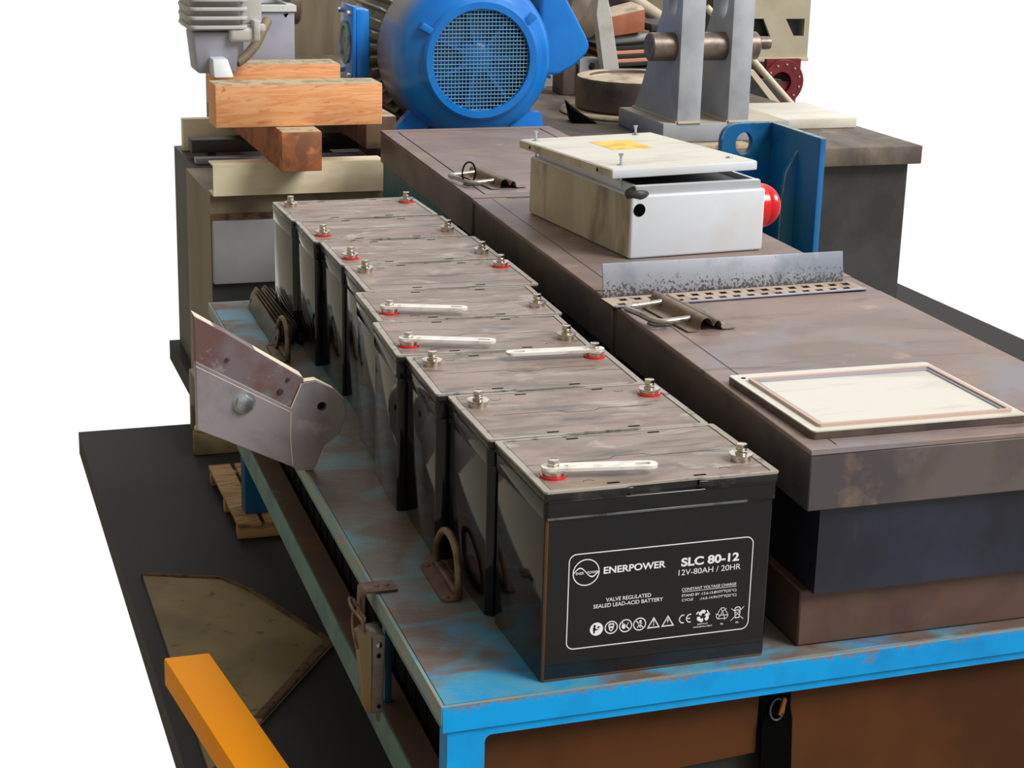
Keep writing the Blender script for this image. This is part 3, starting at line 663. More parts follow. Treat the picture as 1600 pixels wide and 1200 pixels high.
# latches lying on the bench
def make_latch():
    t = Thing('toggle_latch', 'x', 'latch', (0, 0, 0), 0)
    rod = arcpts([(.062, .012, .010), (.030, .008, .009), (.012, .010, .008), (.004, .022, .008), (-.001, .052, .010), (-.003, .082, .009), (.004, .092, .009), (.020, .094, .009), (.055, .096, .011)], 5)
    bm = B(); tube(bm, rod, .0042, 12); t.part('rod_loop', bm, MT['latch'], local=True)
    prof = [(.034, .0008), (.050, .0010), (.053, .012), (.058, .0165), (.064, .0165), (.069, .011), (.071, .006), (.074, .011), (.078, .0125), (.082, .009), (.085, .0012), (.104, .0010)]
    prof = [(a.x, a.y) for a in arcpts([(x, z, 0) for x, z in prof], 3)]
    low = [(x, z-.0012) for x, z in prof[::-1]]
    bm = B(); hexa_ = [(x, z) for x, z in prof]+low
    plate(bm, [hexa_], -.022, .125, Matrix(((1, 0, 0, 0), (0, 0, 1, 0), (0, 1, 0, .0012), (0, 0, 0, 1))))
    t.part('saddle', bm, MT['latchdust'], local=True)
    for y in (.0, .10):
        bm = B(); lathe(bm, [(.0045, .0018), (.004, .0034), (0, .0040)], 16, Matrix.Translation((.095, y, 0))); t.part('rivet', bm, MT['latch'], local=True)
    bm = B(); tube(bm, [(.006, .030, .006), (-.002, .020, .004), (.000, .004, .005), (.012, -.002, .006), (.022, .004, .005), (.018, .014, .005)], .0018, 8)
    t.part('hook', bm, MT['darkgrey'], local=True)
    return t.o
la = make_latch(); la.location = (.318, .476, ZT+.0005); la.rotation_euler = (0, 0, .06)
la['label'] = 'steel toggle latch with a wire loop, lying before the perforated strip'; la['group'] = 'toggle latches on the brown bench'
lb_ = copy_tree(la); lb_.location = (.372, 1.478, ZT+.0015); lb_.rotation_euler = (0, 0, .10)
lb_['label'] = 'steel toggle latch with a black cable tie, far end of the brown bench'
bm = B(); tube(bm, [(.012+.013*math.cos(a*PI/10), .030, .0225+.020*math.sin(a*PI/10)) for a in range(20)], .0016, 8, True)
o = build('cable_tie', bm, MT['near_black'], lb_); o['label'] = 'black cable tie loop'

# white enclosure
EN = Thing('electrical_enclosure', 'off-white metal electrical enclosure with a loose tilted lid, standing on the brown bench', 'electrical box', (.440, .873, ZT+.0006), math.radians(5))
EW, ED, EH = .232, .375, .097
bm = B(); box(bm, 0, EW, 0, ED, 0, EH, .004, 3)
EN.part('body', bm, MT['enclosure'], local=True)
bm = B(); box(bm, -.0006, .001, .003, ED-.003, .003, EH-.003, 0)
EN.part('side_face', bm, MT['grimy'], local=True, label='grimy left side with brown streaks and wipe marks')
bm = B(); plate(bm, [rrect(.009, EW-.009, .009, ED-.009, .006), rrect(.014, EW-.014, .014, ED-.014, .004)], EH-.002, EH+.013)
hexa(bm, [(.009, .004, EH), (EW-.007, .004, EH), (EW-.007, .012, EH), (.009, .012, EH)], [(.006, -.002, EH+.014), (EW-.012, -.002, EH+.014), (EW-.009, .012, EH+.014), (.009, .012, EH+.014)])
EN.part('neck', bm, MT['enclosure'], local=True)
bm = B(); box(bm, .013, EW-.013, .013, ED-.013, EH-.002, EH+.006); EN.part('gasket', bm, MT['darkgrey'], local=True)
bm = B(); s = B(); bmesh.ops.create_icosphere(s, subdivisions=3, radius=1)
for v in s.verts: v.co = Vector((v.co.x*.019+.014, v.co.y*.016+.012, v.co.z*.011+EH+.001)) + v.co.yzx*.001*math.sin(v.co.x*7)
merge(bm, s); EN.part('sealant_lump', bm, MT['darkgrey'], local=True)
bm = B(); lathe(bm, [(.0098, 0), (.0098, .0006)], 28, Matrix.Translation((.0135, -.0002, EH-.022)) @ Matrix.Rotation(PI/2, 4, 'X'))
EN.part('cable_hole', bm, MT['black'], local=True)
LM = Matrix.Translation((-.030, .008, EH+.026)) @ Matrix.Rotation(math.radians(-2.2), 4, 'X') @ Matrix.Rotation(math.radians(-1.0), 4, 'Y') @ Matrix.Rotation(math.radians(-2.5), 4, 'Z')
LW, LD = .243, .385
bm = B(); box(bm, 0, LW, 0, LD, -.0005, .0135, .0022, 2, LM); lid = EN.part('lid', bm, MT['enclosure'], local=True)
bm = B(); box(bm, .002, LW-.002, .002, LD-.002, .0128, .0140, 0, 1, LM); EN.part('lid_top', bm, MT['lidtop'], parent=lid, local=True, label='cream dusty upper face of the lid')
bm = B(); box(bm, -.0005, .001, .002, LD-.002, .001, .0125, 0, 1, LM); EN.part('lid_side', bm, MT['grimy'], parent=lid, local=True)
for y in (.055, .335):
    bm = B(); lathe(bm, [(.0030, 0), (.0030, .0008)], 14, LM @ Matrix.Translation((-.0004, y, .0065)) @ Matrix.Rotation(-PI/2, 4, 'Y')); EN.part('lid_hole', bm, MT['black'], parent=lid, local=True)
bm = B(); prism(bm, [(.090, .200), (.160, .196), (.163, .300), (.093, .303)], .0139, .0145, 0, 1, LM)
EN.part('warning_sticker', bm, MT['sticker'], parent=lid, local=True, label='faded yellow sticker on the lid')
for k, (x, y, h) in enumerate(((.020, .360, .014), (.205, .365, .014), (.032, .040, .016), (.218, .045, .002))):
    bm = B(); lathe(bm, [(.0062, .0140), (.0066, .0146), (.0060, .0152)], 20, LM @ Matrix.Translation((x, y, 0)))
    if h > .005:
        lathe(bm, [(.0022, .0150), (.0022, .0150+h*.7), (.0042, .0150+h), (.0040, .0152+h), (.0012, .0152+h), (0, .0146+h)], 16, LM @ Matrix.Translation((x, y, 0)))
        lathe(bm, [(.0018, -.020), (.0018, .001)], 10, LM @ Matrix.Translation((x, y, 0)))
    else: lathe(bm, [(.0040, .0150), (.0036, .0164), (0, .0160)], 16, LM @ Matrix.Translation((x, y, 0)))
    EN.part('lid_screw', bm, MT['zinc'], parent=lid, local=True)
LP = Matrix.Translation((EW, .050, .060)) @ Matrix.Rotation(PI/2, 4, 'Y')
bm = B(); prof = [(.0355, 0), (.0355, .018)]
for i in range(1, 24):
    a = (i/24)**.9*PI/2; r = .0350*math.cos(a)**.85; z = .018+.034*math.sin(a)
    prof += [(r+.0004, z), (max(r-.0006, .0004), z+.0005)]
prof.append((0, .0525))
lathe(bm, prof, 48, LP); EN.part('warning_lamp', bm, MT['lamp'], local=True, label='red ribbed dome lamp on the right side')

# cream lid lying on the bench
CL = Thing('enclosure_lid', 'cream metal lid lying upturned on the near part of the brown bench', 'lid', (.305, .02, ZT+.0006), 0)
CM = Matrix.Translation((.306, .020, ZT+.0006)) @ Matrix.Rotation(math.radians(-.5), 4, 'Z')
bm = B(); plate(bm, [rrect(0, .26, 0, .215, .005)], 0, .009, CM); CL.part('tray', bm, MT['lidtop'])
bm = B(); plate(bm, [rrect(-.0006, .2606, -.0006, .2156, .005)], 0, .0075, CM); CL.part('edge', bm, MT['cast'], label='dark grimy edge')
bm = B(); plate(bm, [rrect(.012, .25, .010, .190, .004), rrect(.0165, .245, .015, .185, .003)], .009, .0125, CM); CL.part('gasket', bm, MT['pinkrail'], label='pinkish sealing gasket')
bm = B(); plate(bm, [rrect(.0165, .245, .015, .185, .003), rrect(.021, .241, .02, .180, .003)], .009, .0105, CM); CL.part('inner_rim', bm, MT['violet'])
bm = B(); lathe(bm, [(.0028, .0090), (.0028, .0094)], 14, CM @ Matrix.Translation((.012, .200, 0))); CL.part('screw_hole', bm, MT['near_black'])

# ------------------------------------------------------------------ fittings on the blue workbench
def make_dring(name_label, loc, rz, sc=1.0):
    t = Thing('lifting_ring', name_label, 'ring', loc, rz)
    bm = B(); pts = rrect(-.017, .008, -.058, .058, .010, 5); plate(bm, [pts], 0, .003)
    prism(bm, [(-.001, -.045), (.010, -.045), (.010, .045), (-.001, .045)], .002, .010, .003, 2)
    t.part('base_plate', bm, MT['rust'], local=True)
    for y in (-.048, .048):
        bm = B(); lathe(bm, [(.0045, .0030), (.004, .0042), (.0015, .0046), (0, .0036)], 16, Matrix.Translation((-.010, y, 0))); t.part('rivet', bm, MT['rust'], local=True)
    bm = B(); tube(bm, arcpts([(.004, .052, .004), (.004, .050, .030), (.006, .032, .052), (.006, .0, .060), (.006, -.032, .050), (.004, -.050, .028), (.004, -.050, .004)], 6), .0046, 12)
    t.part('ring_handle', bm, MT['ringsteel'], local=True)
    return t.o
d1 = make_dring('brown steel lifting ring riveted to the workbench beside the nearest batteries', (-.0195, .283, .0003), math.radians(-2))
d1['group'] = 'lifting rings on the blue workbench'
d2 = copy_tree(d1); d2.location = (-.010, 1.300, .0003); d2.rotation_euler = (0, 0, math.radians(-2))
d2['label'] = 'brown steel lifting ring in front of the leaning metal bars by the far batteries'

# flat bars leaning by the far batteries
for i in range(7):
    o_ = Matrix.Translation((-.012+.0068*i, 1.475+.012*(i % 3)+.004*i, .0006)) @ Matrix.Rotation(math.radians(-1.2+.5*i), 4, 'Z') @ Matrix.Rotation(math.radians(-90+14), 4, 'Y').inverted()
    bm = B(); Lb = .150
    plate(bm, [rrect(.0, .034, -Lb, Lb, .012, 5), circ(.017, -Lb+.014, .0045, 12), circ(.017, Lb-.014, .0045, 12)], 0, .0028, Matrix.Identity(4))
    Mx = Matrix.Translation((-.0115+.0068*i, 1.470+.013*(i % 3)+.004*i, .0004)) @ Matrix.Rotation(math.radians(-1.5+.3*i), 4, 'Z') @ Matrix(((math.sin(math.radians(13)), 0, -math.cos(math.radians(13)), .003), (0, 1, 0, 0), (math.cos(math.radians(13)), 0, math.sin(math.radians(13)), 0), (0, 0, 0, 1)))
    bmesh.ops.transform(bm, matrix=Mx, verts=bm.verts)
    single('metal_bar', bm, MT['barsteel'] if i < 5 else MT['darkgrey'], 'flat metal bar with rounded ends, one of the stack leaning against the far batteries', 'metal bar', (Mx.translation.x, Mx.translation.y, .0004), 'flat metal bars leaning by the far batteries')

# hanging toggle clamp over the bench edge
cl = Thing('toggle_clamp', 'steel toggle clamp hanging from a rusty angle over the left edge of the workbench', 'clamp', (-.112, .285, 0))
bm = B(); pr_ = [(-.1205, -.034), (-.1180, -.034), (-.1165, .0008), (-.1145, .0012), (-.078, .0008), (-.078, .0030), (-.1160, .0034), (-.1192, .0008)]
prism(bm, pr_, .272, .302, .0004, 1, XZ); cl.part('angle_bracket', bm, MT['rust'], label='rusty angle bracket over the bench edge')
for x in (-.100, -.088):
    bm = B(); lathe(bm, [(.0035, .0030), (.003, .0042), (0, .0046)], 12, Matrix.Translation((x, .288, 0))); cl.part('rivet', bm, MT['rust'])
bm = B(); tube(bm, arcpts([(-.124, .292, -.014), (-.132, .290, -.010), (-.131, .276, -.018), (-.122, .266, -.030), (-.119, .262, -.050), (-.117, .258, -.066)], 5), .0018, 8)
tube(bm, arcpts([(-.124, .292, -.014), (-.130, .282, -.032), (-.131, .270, -.048), (-.129, .262, -.062)], 5), .0018, 8)
tube(bm, [(-.127, .290, -.012), (-.118, .270, -.028), (-.120, .266, -.032)], .0020, 8)
cl.part('wire_loop', bm, MT['ringsteel'])
bm = B(); ch = [(-.1285, -.040), (-.1005, -.040), (-.1025, -.132), (-.1215, -.136)]
hexa(bm, [(-.1175, .244, -.137), (-.1035, .240, -.135), (-.1035, .270, -.135), (-.1175, .270, -.137)], [(-.1155, .244, -.040), (-.1005, .240, -.038), (-.1005, .282, -.038), (-.1245, .282, -.040)], .0018)
cl.part('lever', bm, mat('brushed_grey_lever', (128, 120, 116), .38, .5, [((108, 100, 94), 20, .45, .6)]))
bm = B(); hexa(bm, [(-.1225, .250, -.135), (-.1165, .243, -.137), (-.1165, .268, -.137), (-.1225, .268, -.135)], [(-.1290, .262, -.044), (-.1165, .243, -.040), (-.1165, .282, -.040), (-.1290, .282, -.044)], .001)
cl.part('lever_flange', bm, mat('brassy_lever_flange', (128, 116, 88), .4, .4))
bm = B(); lathe(bm, [(.0035, 0), (.0030, .0015), (0, .0026)], 16, Matrix.Translation((-.1085, .2402, -.050)) @ Matrix.Rotation(PI/2, 4, 'X')); cl.part('pivot_rivet', bm, MT['chrome'])
bm = B(); lathe(bm, [(.0022, 0), (.0022, .0006)], 12, Matrix.Translation((-.1085, .2402, -.127)) @ Matrix.Rotation(PI/2, 4, 'X')); lathe(bm, [(.0026, 0), (.0026, .0006)], 12, Matrix.Translation((-.109, .2400, -.063)) @ Matrix.Rotation(PI/2, 4, 'X')); cl.part('holes', bm, MT['black'])
bm = B(); hexa(bm, [(-.109, .246, -.149), (-.106, .246, -.150), (-.106, .252, -.150), (-.109, .252, -.149)], [(-.112, .243, -.132), (-.104, .243, -.132), (-.104, .256, -.132), (-.112, .256, -.132)]); cl.part('hook_tip', bm, MT['latch'])

# grey arm resting on the edge of the bench
ar = Thing('lifting_jib', 'scuffed grey lifting arm with a rounded holed end, reaching over the left workbench edge', 'arm', (-.102, .72, .0))
def apx(pts): return pts
A_out = [(-.236, .168), (-.203, .150), (-.114, .0955), (-.1165, .0905), (-.096, .1265), (-.079, .1290), (-.054, .1145), (-.0405, .0990), (-.0375, .0790), (-.0460, .0520), (-.0690, .0345), (-.0800, .0060), (-.0860, .0012), (-.1060, .0030), (-.1130, .0090), (-.203, .0540), (-.240, .072)]
A_out = [(-.240, .1665), (-.1135, .0925), (-.0970, .1270), (-.079, .1290), (-.054, .1145), (-.0405, .0990), (-.0375, .0790), (-.0460, .0520), (-.0690, .0345), (-.0800, .0060), (-.0860, .0012), (-.1060, .0030), (-.1130, .0090), (-.203, .0540), (-.240, .072)]
bm = B(); plate(bm, [A_out, circ(-.0705, .0915, .0066, 24)], .706, .722, XZ, .0008); ar.part('side_plate', bm, MT['arm'], label='scuffed violet-grey side plate with a rounded end')
bm = B(); lathe(bm, [(.0090, 0), (.0090, .001)], 20, Matrix.Translation((-.0705, .7225, .0915)) @ Matrix.Rotation(-PI/2, 4, 'X')); ar.part('hole_backing', bm, MT['near_black'])
B_out = [(-.240, .2270), (-.200, .2030), (-.0960, .1330), (-.0925, .1270), (-.1120, .0900), (-.2400, .1640)]
bm = B(); plate(bm, [B_out], .710, .740, XZ, .0006); ar.part('upper_bar', bm, MT['armbar'], label='upper bar with green and dull red paint patches')
bm = B(); hexa(bm, [(-.2400, .711, .2272), (-.0960, .711, .1332), (-.0960, .739, .1332), (-.2400, .739, .2272)], [(-.2400, .711, .2284), (-.0960, .711, .1342), (-.0960, .739, .1342), (-.2400, .739, .2284)])
hexa(bm, [(-.0960, .707, .1282), (-.079, .707, .1294), (-.079, .721, .1294), (-.0960, .721, .1282)], [(-.0960, .707, .1292), (-.079, .707, .1302), (-.079, .721, .1302), (-.0960, .721, .1292)])
hexa(bm, [(-.079, .707, .1294), (-.054, .707, .1149), (-.054, .721, .1149), (-.079, .721, .1294)], [(-.079, .707, .1302), (-.054, .707, .1157), (-.054, .721, .1157), (-.079, .721, .1302)])
hexa(bm, [(-.054, .707, .1149), (-.0405, .707, .0993), (-.0405, .721, .0993), (-.054, .721, .1149)], [(-.054, .707, .1157), (-.0400, .707, .0998), (-.0400, .721, .0998), (-.054, .721, .1157)])
ar.part('top_edge', bm, MT['armedge'], label='pale bare top edge')
bm = B(); tube(bm, [(-.240, .7062, .1600), (-.1150, .7062, .0880)], .0012, 8); tube(bm, [(-.1135, .7062, .0925), (-.0985, .7062, .1265)], .0008, 8); tube(bm, [(-.1135, .706, .088), (-.1145, .706, .050), (-.112, .706, .012)], .0010, 8)
ar.part('weld_seam', bm, MT['armedge'])
bm = B(); prism(bm, [(-.1770+.0125*math.cos(a*PI/3+.3), .1055+.0125*math.sin(a*PI/3+.3)) for a in range(6)], .698, .706, .0012, 2, XZ); lathe(bm, [(.0155, 0), (.0155, .002)], 28, Matrix.Translation((-.1770, .7065, .1055)) @ Matrix.Rotation(PI/2, 4, 'X'))
ar.part('hex_bolt', bm, MT['zinc'])
for x, z, r in ((-.1270, .1170, .0042), (-.1160, .1330, .0030), (-.198, .166, .003)):
    bm = B(); prism(bm, [(x+r*math.cos(a*PI/3), z+r*math.sin(a*PI/3)) for a in range(6)], .7065, .7105, .0006, 1, XZ); ar.part('small_screw', bm, MT['darkgrey'])

# ------------------------------------------------------------------ on the floor, left
bo_ = [(-.240, 1.420), (-.104, 1.365), (-.061, 1.289), (.022, 1.055), (-.140, .815), (-.240, .68)]
cb = Thing('floor_board', 'dirty beige board lying on the dark floor, lower left', 'board', (-.08, 1.1, FZ))
bm = B(); prism(bm, bo_, FZ+.0005, FZ+.008); cb.part('board', bm, MT['cardboard'])
bm = B()
for a, b_, w_ in ((bo_[0], bo_[1], .010), (bo_[1], bo_[2], .010), (bo_[2], bo_[3], .010), (bo_[3], bo_[4], .014)):
    v = (Vector(b_)-Vector(a)).normalized(); n_ = Vector((-v.y, v.x))*w_
    prism(bm, [a, b_, (b_[0]-n_.x, b_[1]-n_.y), (a[0]-n_.x, a[1]-n_.y)], FZ+.0004, FZ+.011, .002, 1)
cb.part('edging', bm, MT['cardedge'])
pl = Thing('pallet', 'small slatted wooden pallet on the floor under the rear leg of the workbench', 'pallet', (.05, 1.72, FZ))
for y in (1.555, 1.70, 1.86):
    bm = B(); box(bm, -.045, .16, y, y+.022, FZ+.0005, FZ+.024, .002); pl.part('bearer', bm, MT['pallet'])
for i in range(4):
    bm = B(); box(bm, -.045+.053*i, -.045+.053*i+.045, 1.552, 1.90, FZ+.0242, FZ+.032, .0015); pl.part('deck_board', bm, MT['pallet'])
hz = B(); tube(hz, arcpts([(-.05, 2.04, FZ+.066), (.0, 2.02, FZ+.062), (.05, 1.99, FZ+.050), (.10, 1.97, FZ+.03), (.15, 1.96, FZ+.0085)], 6), .008, 10)
single('hose', hz, MT['hose'], 'dull cream hose lying left of the workbench behind the pallet', 'hose', (.05, 2.0, FZ))
for k, (y0, y1, z0, z1) in enumerate(((1.965, 2.06, FZ+.0005, FZ+.052), (2.07, 2.16, FZ+.0005, FZ+.085), (2.17, 2.245, FZ+.0005, FZ+.14))):
    if k == 0: y0, y1 = 2.055, 2.075
    bm = B(); box(bm, -.05+.01*k, .26, y0, y1, z0, z1, .003)
    single('timber', bm, MT[('cardboard', 'cardedge', 'taupe')[k]], ('lowest old timber on the floor behind the pallet, nearest the hose', 'brown old timber lying between two others on the floor, far left', 'old timber lying against the machine base on the floor, far left')[k], 'timber', (.1, y0, FZ), 'old timbers on the floor, far left')
yb = Thing('yellow_rail', 'orange-yellow square steel rail in the near lower left corner', 'rail', (-.23, .30, FZ))
Pa, Pb = Vector((-.241, .525, -.2)), Vector((-.209, .257, -.2))
Pa = Pa+(Pa-Pb)*.25; Pb2 = Pb+(Pb-Pa)*.35
w = .060
bm = B(); hexa(bm, [(Pa.x-w, Pa.y, -.240), (Pa.x, Pa.y, -.240), (Pb2.x, Pb2.y, -.240), (Pb2.x-w, Pb2.y, -.240)], [(Pa.x-w, Pa.y, -.2), (Pa.x, Pa.y, -.2), (Pb2.x, Pb2.y, -.2), (Pb2.x-w, Pb2.y, -.2)], .003)
yb.part('tube', bm, MT['yellow'])
bm = B(); box(bm, Pb2.x-.05, Pb2.x-.01, Pb2.y+.004, Pb2.y+.044, FZ+.0005, -.238, .002); yb.part('foot_post', bm, MT['yellow'])
# ------------------------------------------------------------------ behind the batteries, left
mb = Thing('machine_housing', 'grey and taupe steel machine housing behind the batteries, left', 'machine', (.2, 2.4, FZ))
bm = B(); box(bm, .03, .42, 2.27, 2.62, FZ, .0885); mb.part('housing', bm, MT['taupe'])
bm = B(); box(bm, .032, .171, 2.252, 2.2705, -.106, .034, .003); mb.part('door_panel', bm, MT['greypanel'], label='flat cool grey panel')
bm = B(); box(bm, .03, .42, 2.262, 2.272, .034, .048); mb.part('rust_seam', bm, MT['cardedge'])
bm = B(); box(bm, .03, .42, 2.264, 2.272, FZ, -.106); mb.part('plinth', bm, MT['darkgrey'])
bb = Thing('beige_beam', 'long beige painted steel beam lying across the machine base behind the far battery', 'beam', (.2, 2.28, .0887))
bm = B(); plate(bm, [[(2.25, .0900), (2.31, .0900), (2.31, .0940), (2.254, .0940), (2.254, .1545), (2.31, .1545), (2.31, .1585), (2.25, .1585)]], .035, .413, YZ, .0004)
bb.part('channel', bm, MT['beige'])
bm = B(); box(bm, .409, .4132, 2.252, 2.310, .0900, .1583); bb.part('end_cap', bm, MT['taupe'])
for k, (y, z0, z1, m_) in enumerate(((2.66, .0887, .104, 'violet'), (2.72, .106, .138, 'darkgrey'), (2.86, .0887, .168, 'beige'))):
    t = Thing('steel_rail', ['grey flat rail with a bolt hole, seen between beige beam and timbers', 'dark grey steel rail lying behind the bolt-hole rail', 'beige flat rail seen just under the front timber'][k], 'rail', (.25, y, .0887), 0)
    bm = B(); box(bm, .06, .47, y, y+.03+.03*(k == 1), z0+.0002, z1, .002); t.part('bar', bm, MT[m_])
    if k == 0:
        bm = B(); lathe(bm, [(.0052, 0), (.0052, .0008)], 16, Matrix.Translation((.376, y, .0945)) @ Matrix.Rotation(PI/2, 4, 'X')); t.part('bolt_hole', bm, MT['black'])
    if k == 1:
        bm = B(); box(bm, .10, .12, y+.01, y+.05, .0886, z0+.0004); t.part('packer', bm, MT['darkgrey'])
bm = B(); box(bm, .05, .42, 2.63, 2.95, FZ, .0884); single('steel_plinth', bm, MT['darkgrey'], 'dark steel plinth behind the machine base, left of the motor', 'plinth', (.2, 2.8, FZ))

def timber(name, x0, x1, y0, y1, z0, z1, label, endx=False, m='pine'):
    t = Thing(name, label, 'timber beam', ((x0+x1)/2, (y0+y1)/2, z0))
    bm = B(); box(bm, x0, x1, y0, y1, z0, z1, .0018, 2); t.part('beam', bm, MT[m])
    bm = B(); box(bm, x0+.0015, x1-.0015, y0+.0012, y1-.0015, z1-.0002, z1+.0007); t.part('top_face', bm, MT['timbertop'], label='grey dusty top face')
    return t
timber('timber_beam', .162, .248, 2.135, 2.95, .1590, .2425, 'short brown timber with its end towards the viewer, resting on the beige beam', m='pine_end')
timber('timber_beam', .392, .462, 2.33, 3.05, .1705, .2420, 'dark timber lying beside the motor under the front orange beam', m='oldpine')
timber('timber_beam', .036, .397, 2.205, 2.300, .2445, .3325, 'long orange pine beam, front one of the two lying under the gear unit')
timber('timber_beam', .08, .373, 2.50, 2.60, .2445, .3400, 'orange pine beam lying behind the front one, partly hidden')

# grey gear unit, upper left
gm = Thing('gear_unit', 'light grey cast gear unit with cooling ribs standing on the timber beams', 'gear unit', (.09, 2.44, .34))
bm = B(); box(bm, .015, .128, 2.40, 2.56, .425, .62, .008, 2); box(bm, .128, .176, 2.41, 2.54, .440, .62, .006, 2); gm.part('housing', bm, MT['castgrey'])
for k in range(9):
    bm = B(); plate(bm, [rrect(.010, .140, 2.372, 2.55, .018, 4)], .4345+.0196*k, .4395+.0196*k, None, .0012); gm.part('rib', bm, MT['castgrey'])
bm = B(); box(bm, .098, .158, 2.375, 2.43, .405, .436, .008, 3); box(bm, .150, .164, 2.368, 2.42, .408, .452, .003); box(bm, .164, .178, 2.38, 2.41, .428, .442, .002); gm.part('boss', bm, MT['castgrey'])
bm = B(); hexa(bm, [(.03, 2.40, .335), (.115, 2.40, .335), (.115, 2.50, .335), (.03, 2.50, .335)], [(.02, 2.39, .425), (.125, 2.39, .425), (.125, 2.5, .425), (.02, 2.5, .425)], .006); gm.part('lower_neck', bm, MT['violet'])
bm = B(); hexa(bm, [(.055, 2.33, .334), (.098, 2.33, .334), (.098, 2.44, .3405), (.055, 2.44, .3405)], [(.055, 2.35, .372), (.088, 2.35, .372), (.088, 2.44, .372), (.055, 2.44, .372)], .003); gm.part('foot', bm, MT['enclosure'])
bm = B(); tube(bm, arcpts([(.205, 2.50, .44), (.190, 2.48, .42), (.172, 2.47, .39), (.148, 2.46, .366), (.125, 2.45, .352)], 6), .011, 10); gm.part('conduit', bm, MT['taupe'])
gb = Thing('grey_cabinet', 'violet-grey metal cabinet behind the gear unit, upper left', 'cabinet', (.24, 2.68, -.0))
bm = B(); box(bm, .172, .294, 2.63, 2.80, .2425, .448, .002); gb.part('body', bm, MT['violet'])
bm = B(); plate(bm, [rrect(.168, .298, 2.625, 2.805, .003), rrect(.205, .282, 2.65, 2.78, .003)], .448, .462); gb.part('top_frame', bm, MT['enclosure'])
bm = B(); box(bm, .206, .281, 2.651, 2.779, .4475, .455); gb.part('opening', bm, MT['darkgrey'])
bm = B(); prism(bm, [(.268, .442), (.280, .444), (.274, .434)], 2.6288, 2.6302, 0, 1, XZ); gb.part('hole', bm, MT['black'])
bm = B(); cyl(bm, (.2945, 2.74, .456), (.326, 2.74, .456), .048, 36, None, .004); gb.part('drum', bm, MT['brownroll'], label='brown-grey drum on the right side')

# ------------------------------------------------------------------ blue electric motor
CX, CZ, CY = .698, .350, 2.45
mo = Thing('electric_motor', 'large blue electric motor with a round mesh fan cowl, standing behind the brown bench', 'motor', (CX, CY, .145))
MM = Matrix.Translation((CX, CY, CZ)) @ Matrix.Rotation(-PI/2, 4, 'X')
def moff(dx, dz=0): return Matrix.Translation((dx, 0, dz)) @ MM
bm = B(); lathe(bm, [(.139, .004), (.142, .010), (.150, .016), (.172, .030), (.187, .052), (.1935, .080), (.1955, .105), (.1965, .150), (.1965, .215), (.190, .217), (.188, .10), (.160, .035), (.138, .015)], 96, MM, cap=False)
mo.part('fan_cowl', bm, MT['mcowl'], label='glossy blue domed fan cowl with dusty rear rim')
bm = B(); lathe(bm, [(.117, .002), (.1185, -.003), (.134, -.003), (.1400, .003), (.1405, .010), (.136, .014), (.117, .012)], 96, MM, cap=False)
ring = mo.part('cowl_ring', bm, MT['mblue'])
for a in (151, 38):
    t_ = math.radians(a); bm = B(); R_ = Matrix.Translation((CX+.150*math.cos(t_), CY+.012, CZ+.150*math.sin(t_))) @ Matrix.Rotation(-t_, 4, 'Y')
    box(bm, -.014, .016, -.012, .02, -.008, .008, .002, 2, R_); mo.part('cowl_clip', bm, MT['mblue'])
bm = B(); k = 0; pitch = .0088; rr_ = .1175
for i in range(-13, 14):
    q = i*pitch; h = math.sqrt(max(rr_**2-q*q, 0)); 
    if h < .01: continue
    box(bm, CX-h, CX+h, CY+.0035, CY+.0055, CZ+q-.0009, CZ+q+.0009)
hor = bm
bm = B()
for i in range(-13, 14):
    q = i*pitch; h = math.sqrt(max(rr_**2-q*q, 0))
    if h < .01: continue
    box(bm, CX+q-.0006, CX+q+.0006, CY+.0055, CY+.0072, CZ-h, CZ+h)
g1 = mo.part('mesh_grille', hor, MT['grille_zinc'], label='pale square wire mesh over the fan')
mo.part('grille_wires', bm, MT['grille_zinc'], parent=g1)
bm = B(); lathe(bm, [(0, .028), (.030, .030), (.045, .040), (.050, .055), (.125, .070), (.128, .11), (0, .11)], 48, MM)
for i in range(7):
    R_ = MM @ Matrix.Rotation(i*2*PI/7, 4, 'Z'); box(bm, .03, .12, -.004, .004, .030, .075, .001, 1, R_)
mo.part('fan', bm, MT['mblue'], label='blue fan wheel behind the mesh')
bm = B(); lathe(bm, [(0, .1125), (.187, .1125), (.187, .12), (0, .12)], 48, MM); mo.part('backplate', bm, MT['fandark'])
bm = B(); lathe(bm, [(.168, .20), (.168, .62), (.15, .64), (0, .645)], 64, MM); mo.part('stator_body', bm, MT['mfin'])
bm = B()
for i in range(44):
    a = math.radians(i*360/44+4)
    if -112 < math.degrees(a) % 360-360 < -68: continue
    box(bm, .160, .212, -.0022, .0022, .222, .56, .0008, 1, MM @ Matrix.Rotation(a, 4, 'Z'))
mo.part('cooling_fins', bm, MT['mfin'])
tb = B(); box(tb, .449, .482, 2.66, 2.77, .285, .450, .006, 2); tbo = mo.part('terminal_box', tb, MT['mblue'])
bm = B(); box(bm, .4375, .4485, 2.652, 2.778, .277, .458, .005, 2); mo.part('box_cover', bm, MT['mblue'], parent=tbo)
bm = B(); lathe(bm, [(.05, 0), (.052, .006), (.04, .007), (.038, .001)], 32, Matrix.Translation((.4377, 2.715, .367)) @ Matrix.Rotation(-PI/2, 4, 'Y')); mo.part('cover_ring', bm, MT['pedge'], parent=tbo)
for y, z in ((2.667, .440), (2.763, .440), (2.667, .295), (2.763, .295)):
    bm = B(); cyl(bm, (.438, y, z), (.4285, y, z), .006, 12); mo.part('bolt', bm, MT['zinc'], parent=tbo)
bm = B(); prism(bm, [(.88, .57), (.935, .500), (.999, .392), (1.008, .372), (1.004, .352), (.972, .322), (.930, .300), (.88, .30)], 2.56, 2.72, .008, 3, XZ); mo.part('side_box', bm, MT['mblue'], label='blue side box pointing right')
bm = B()
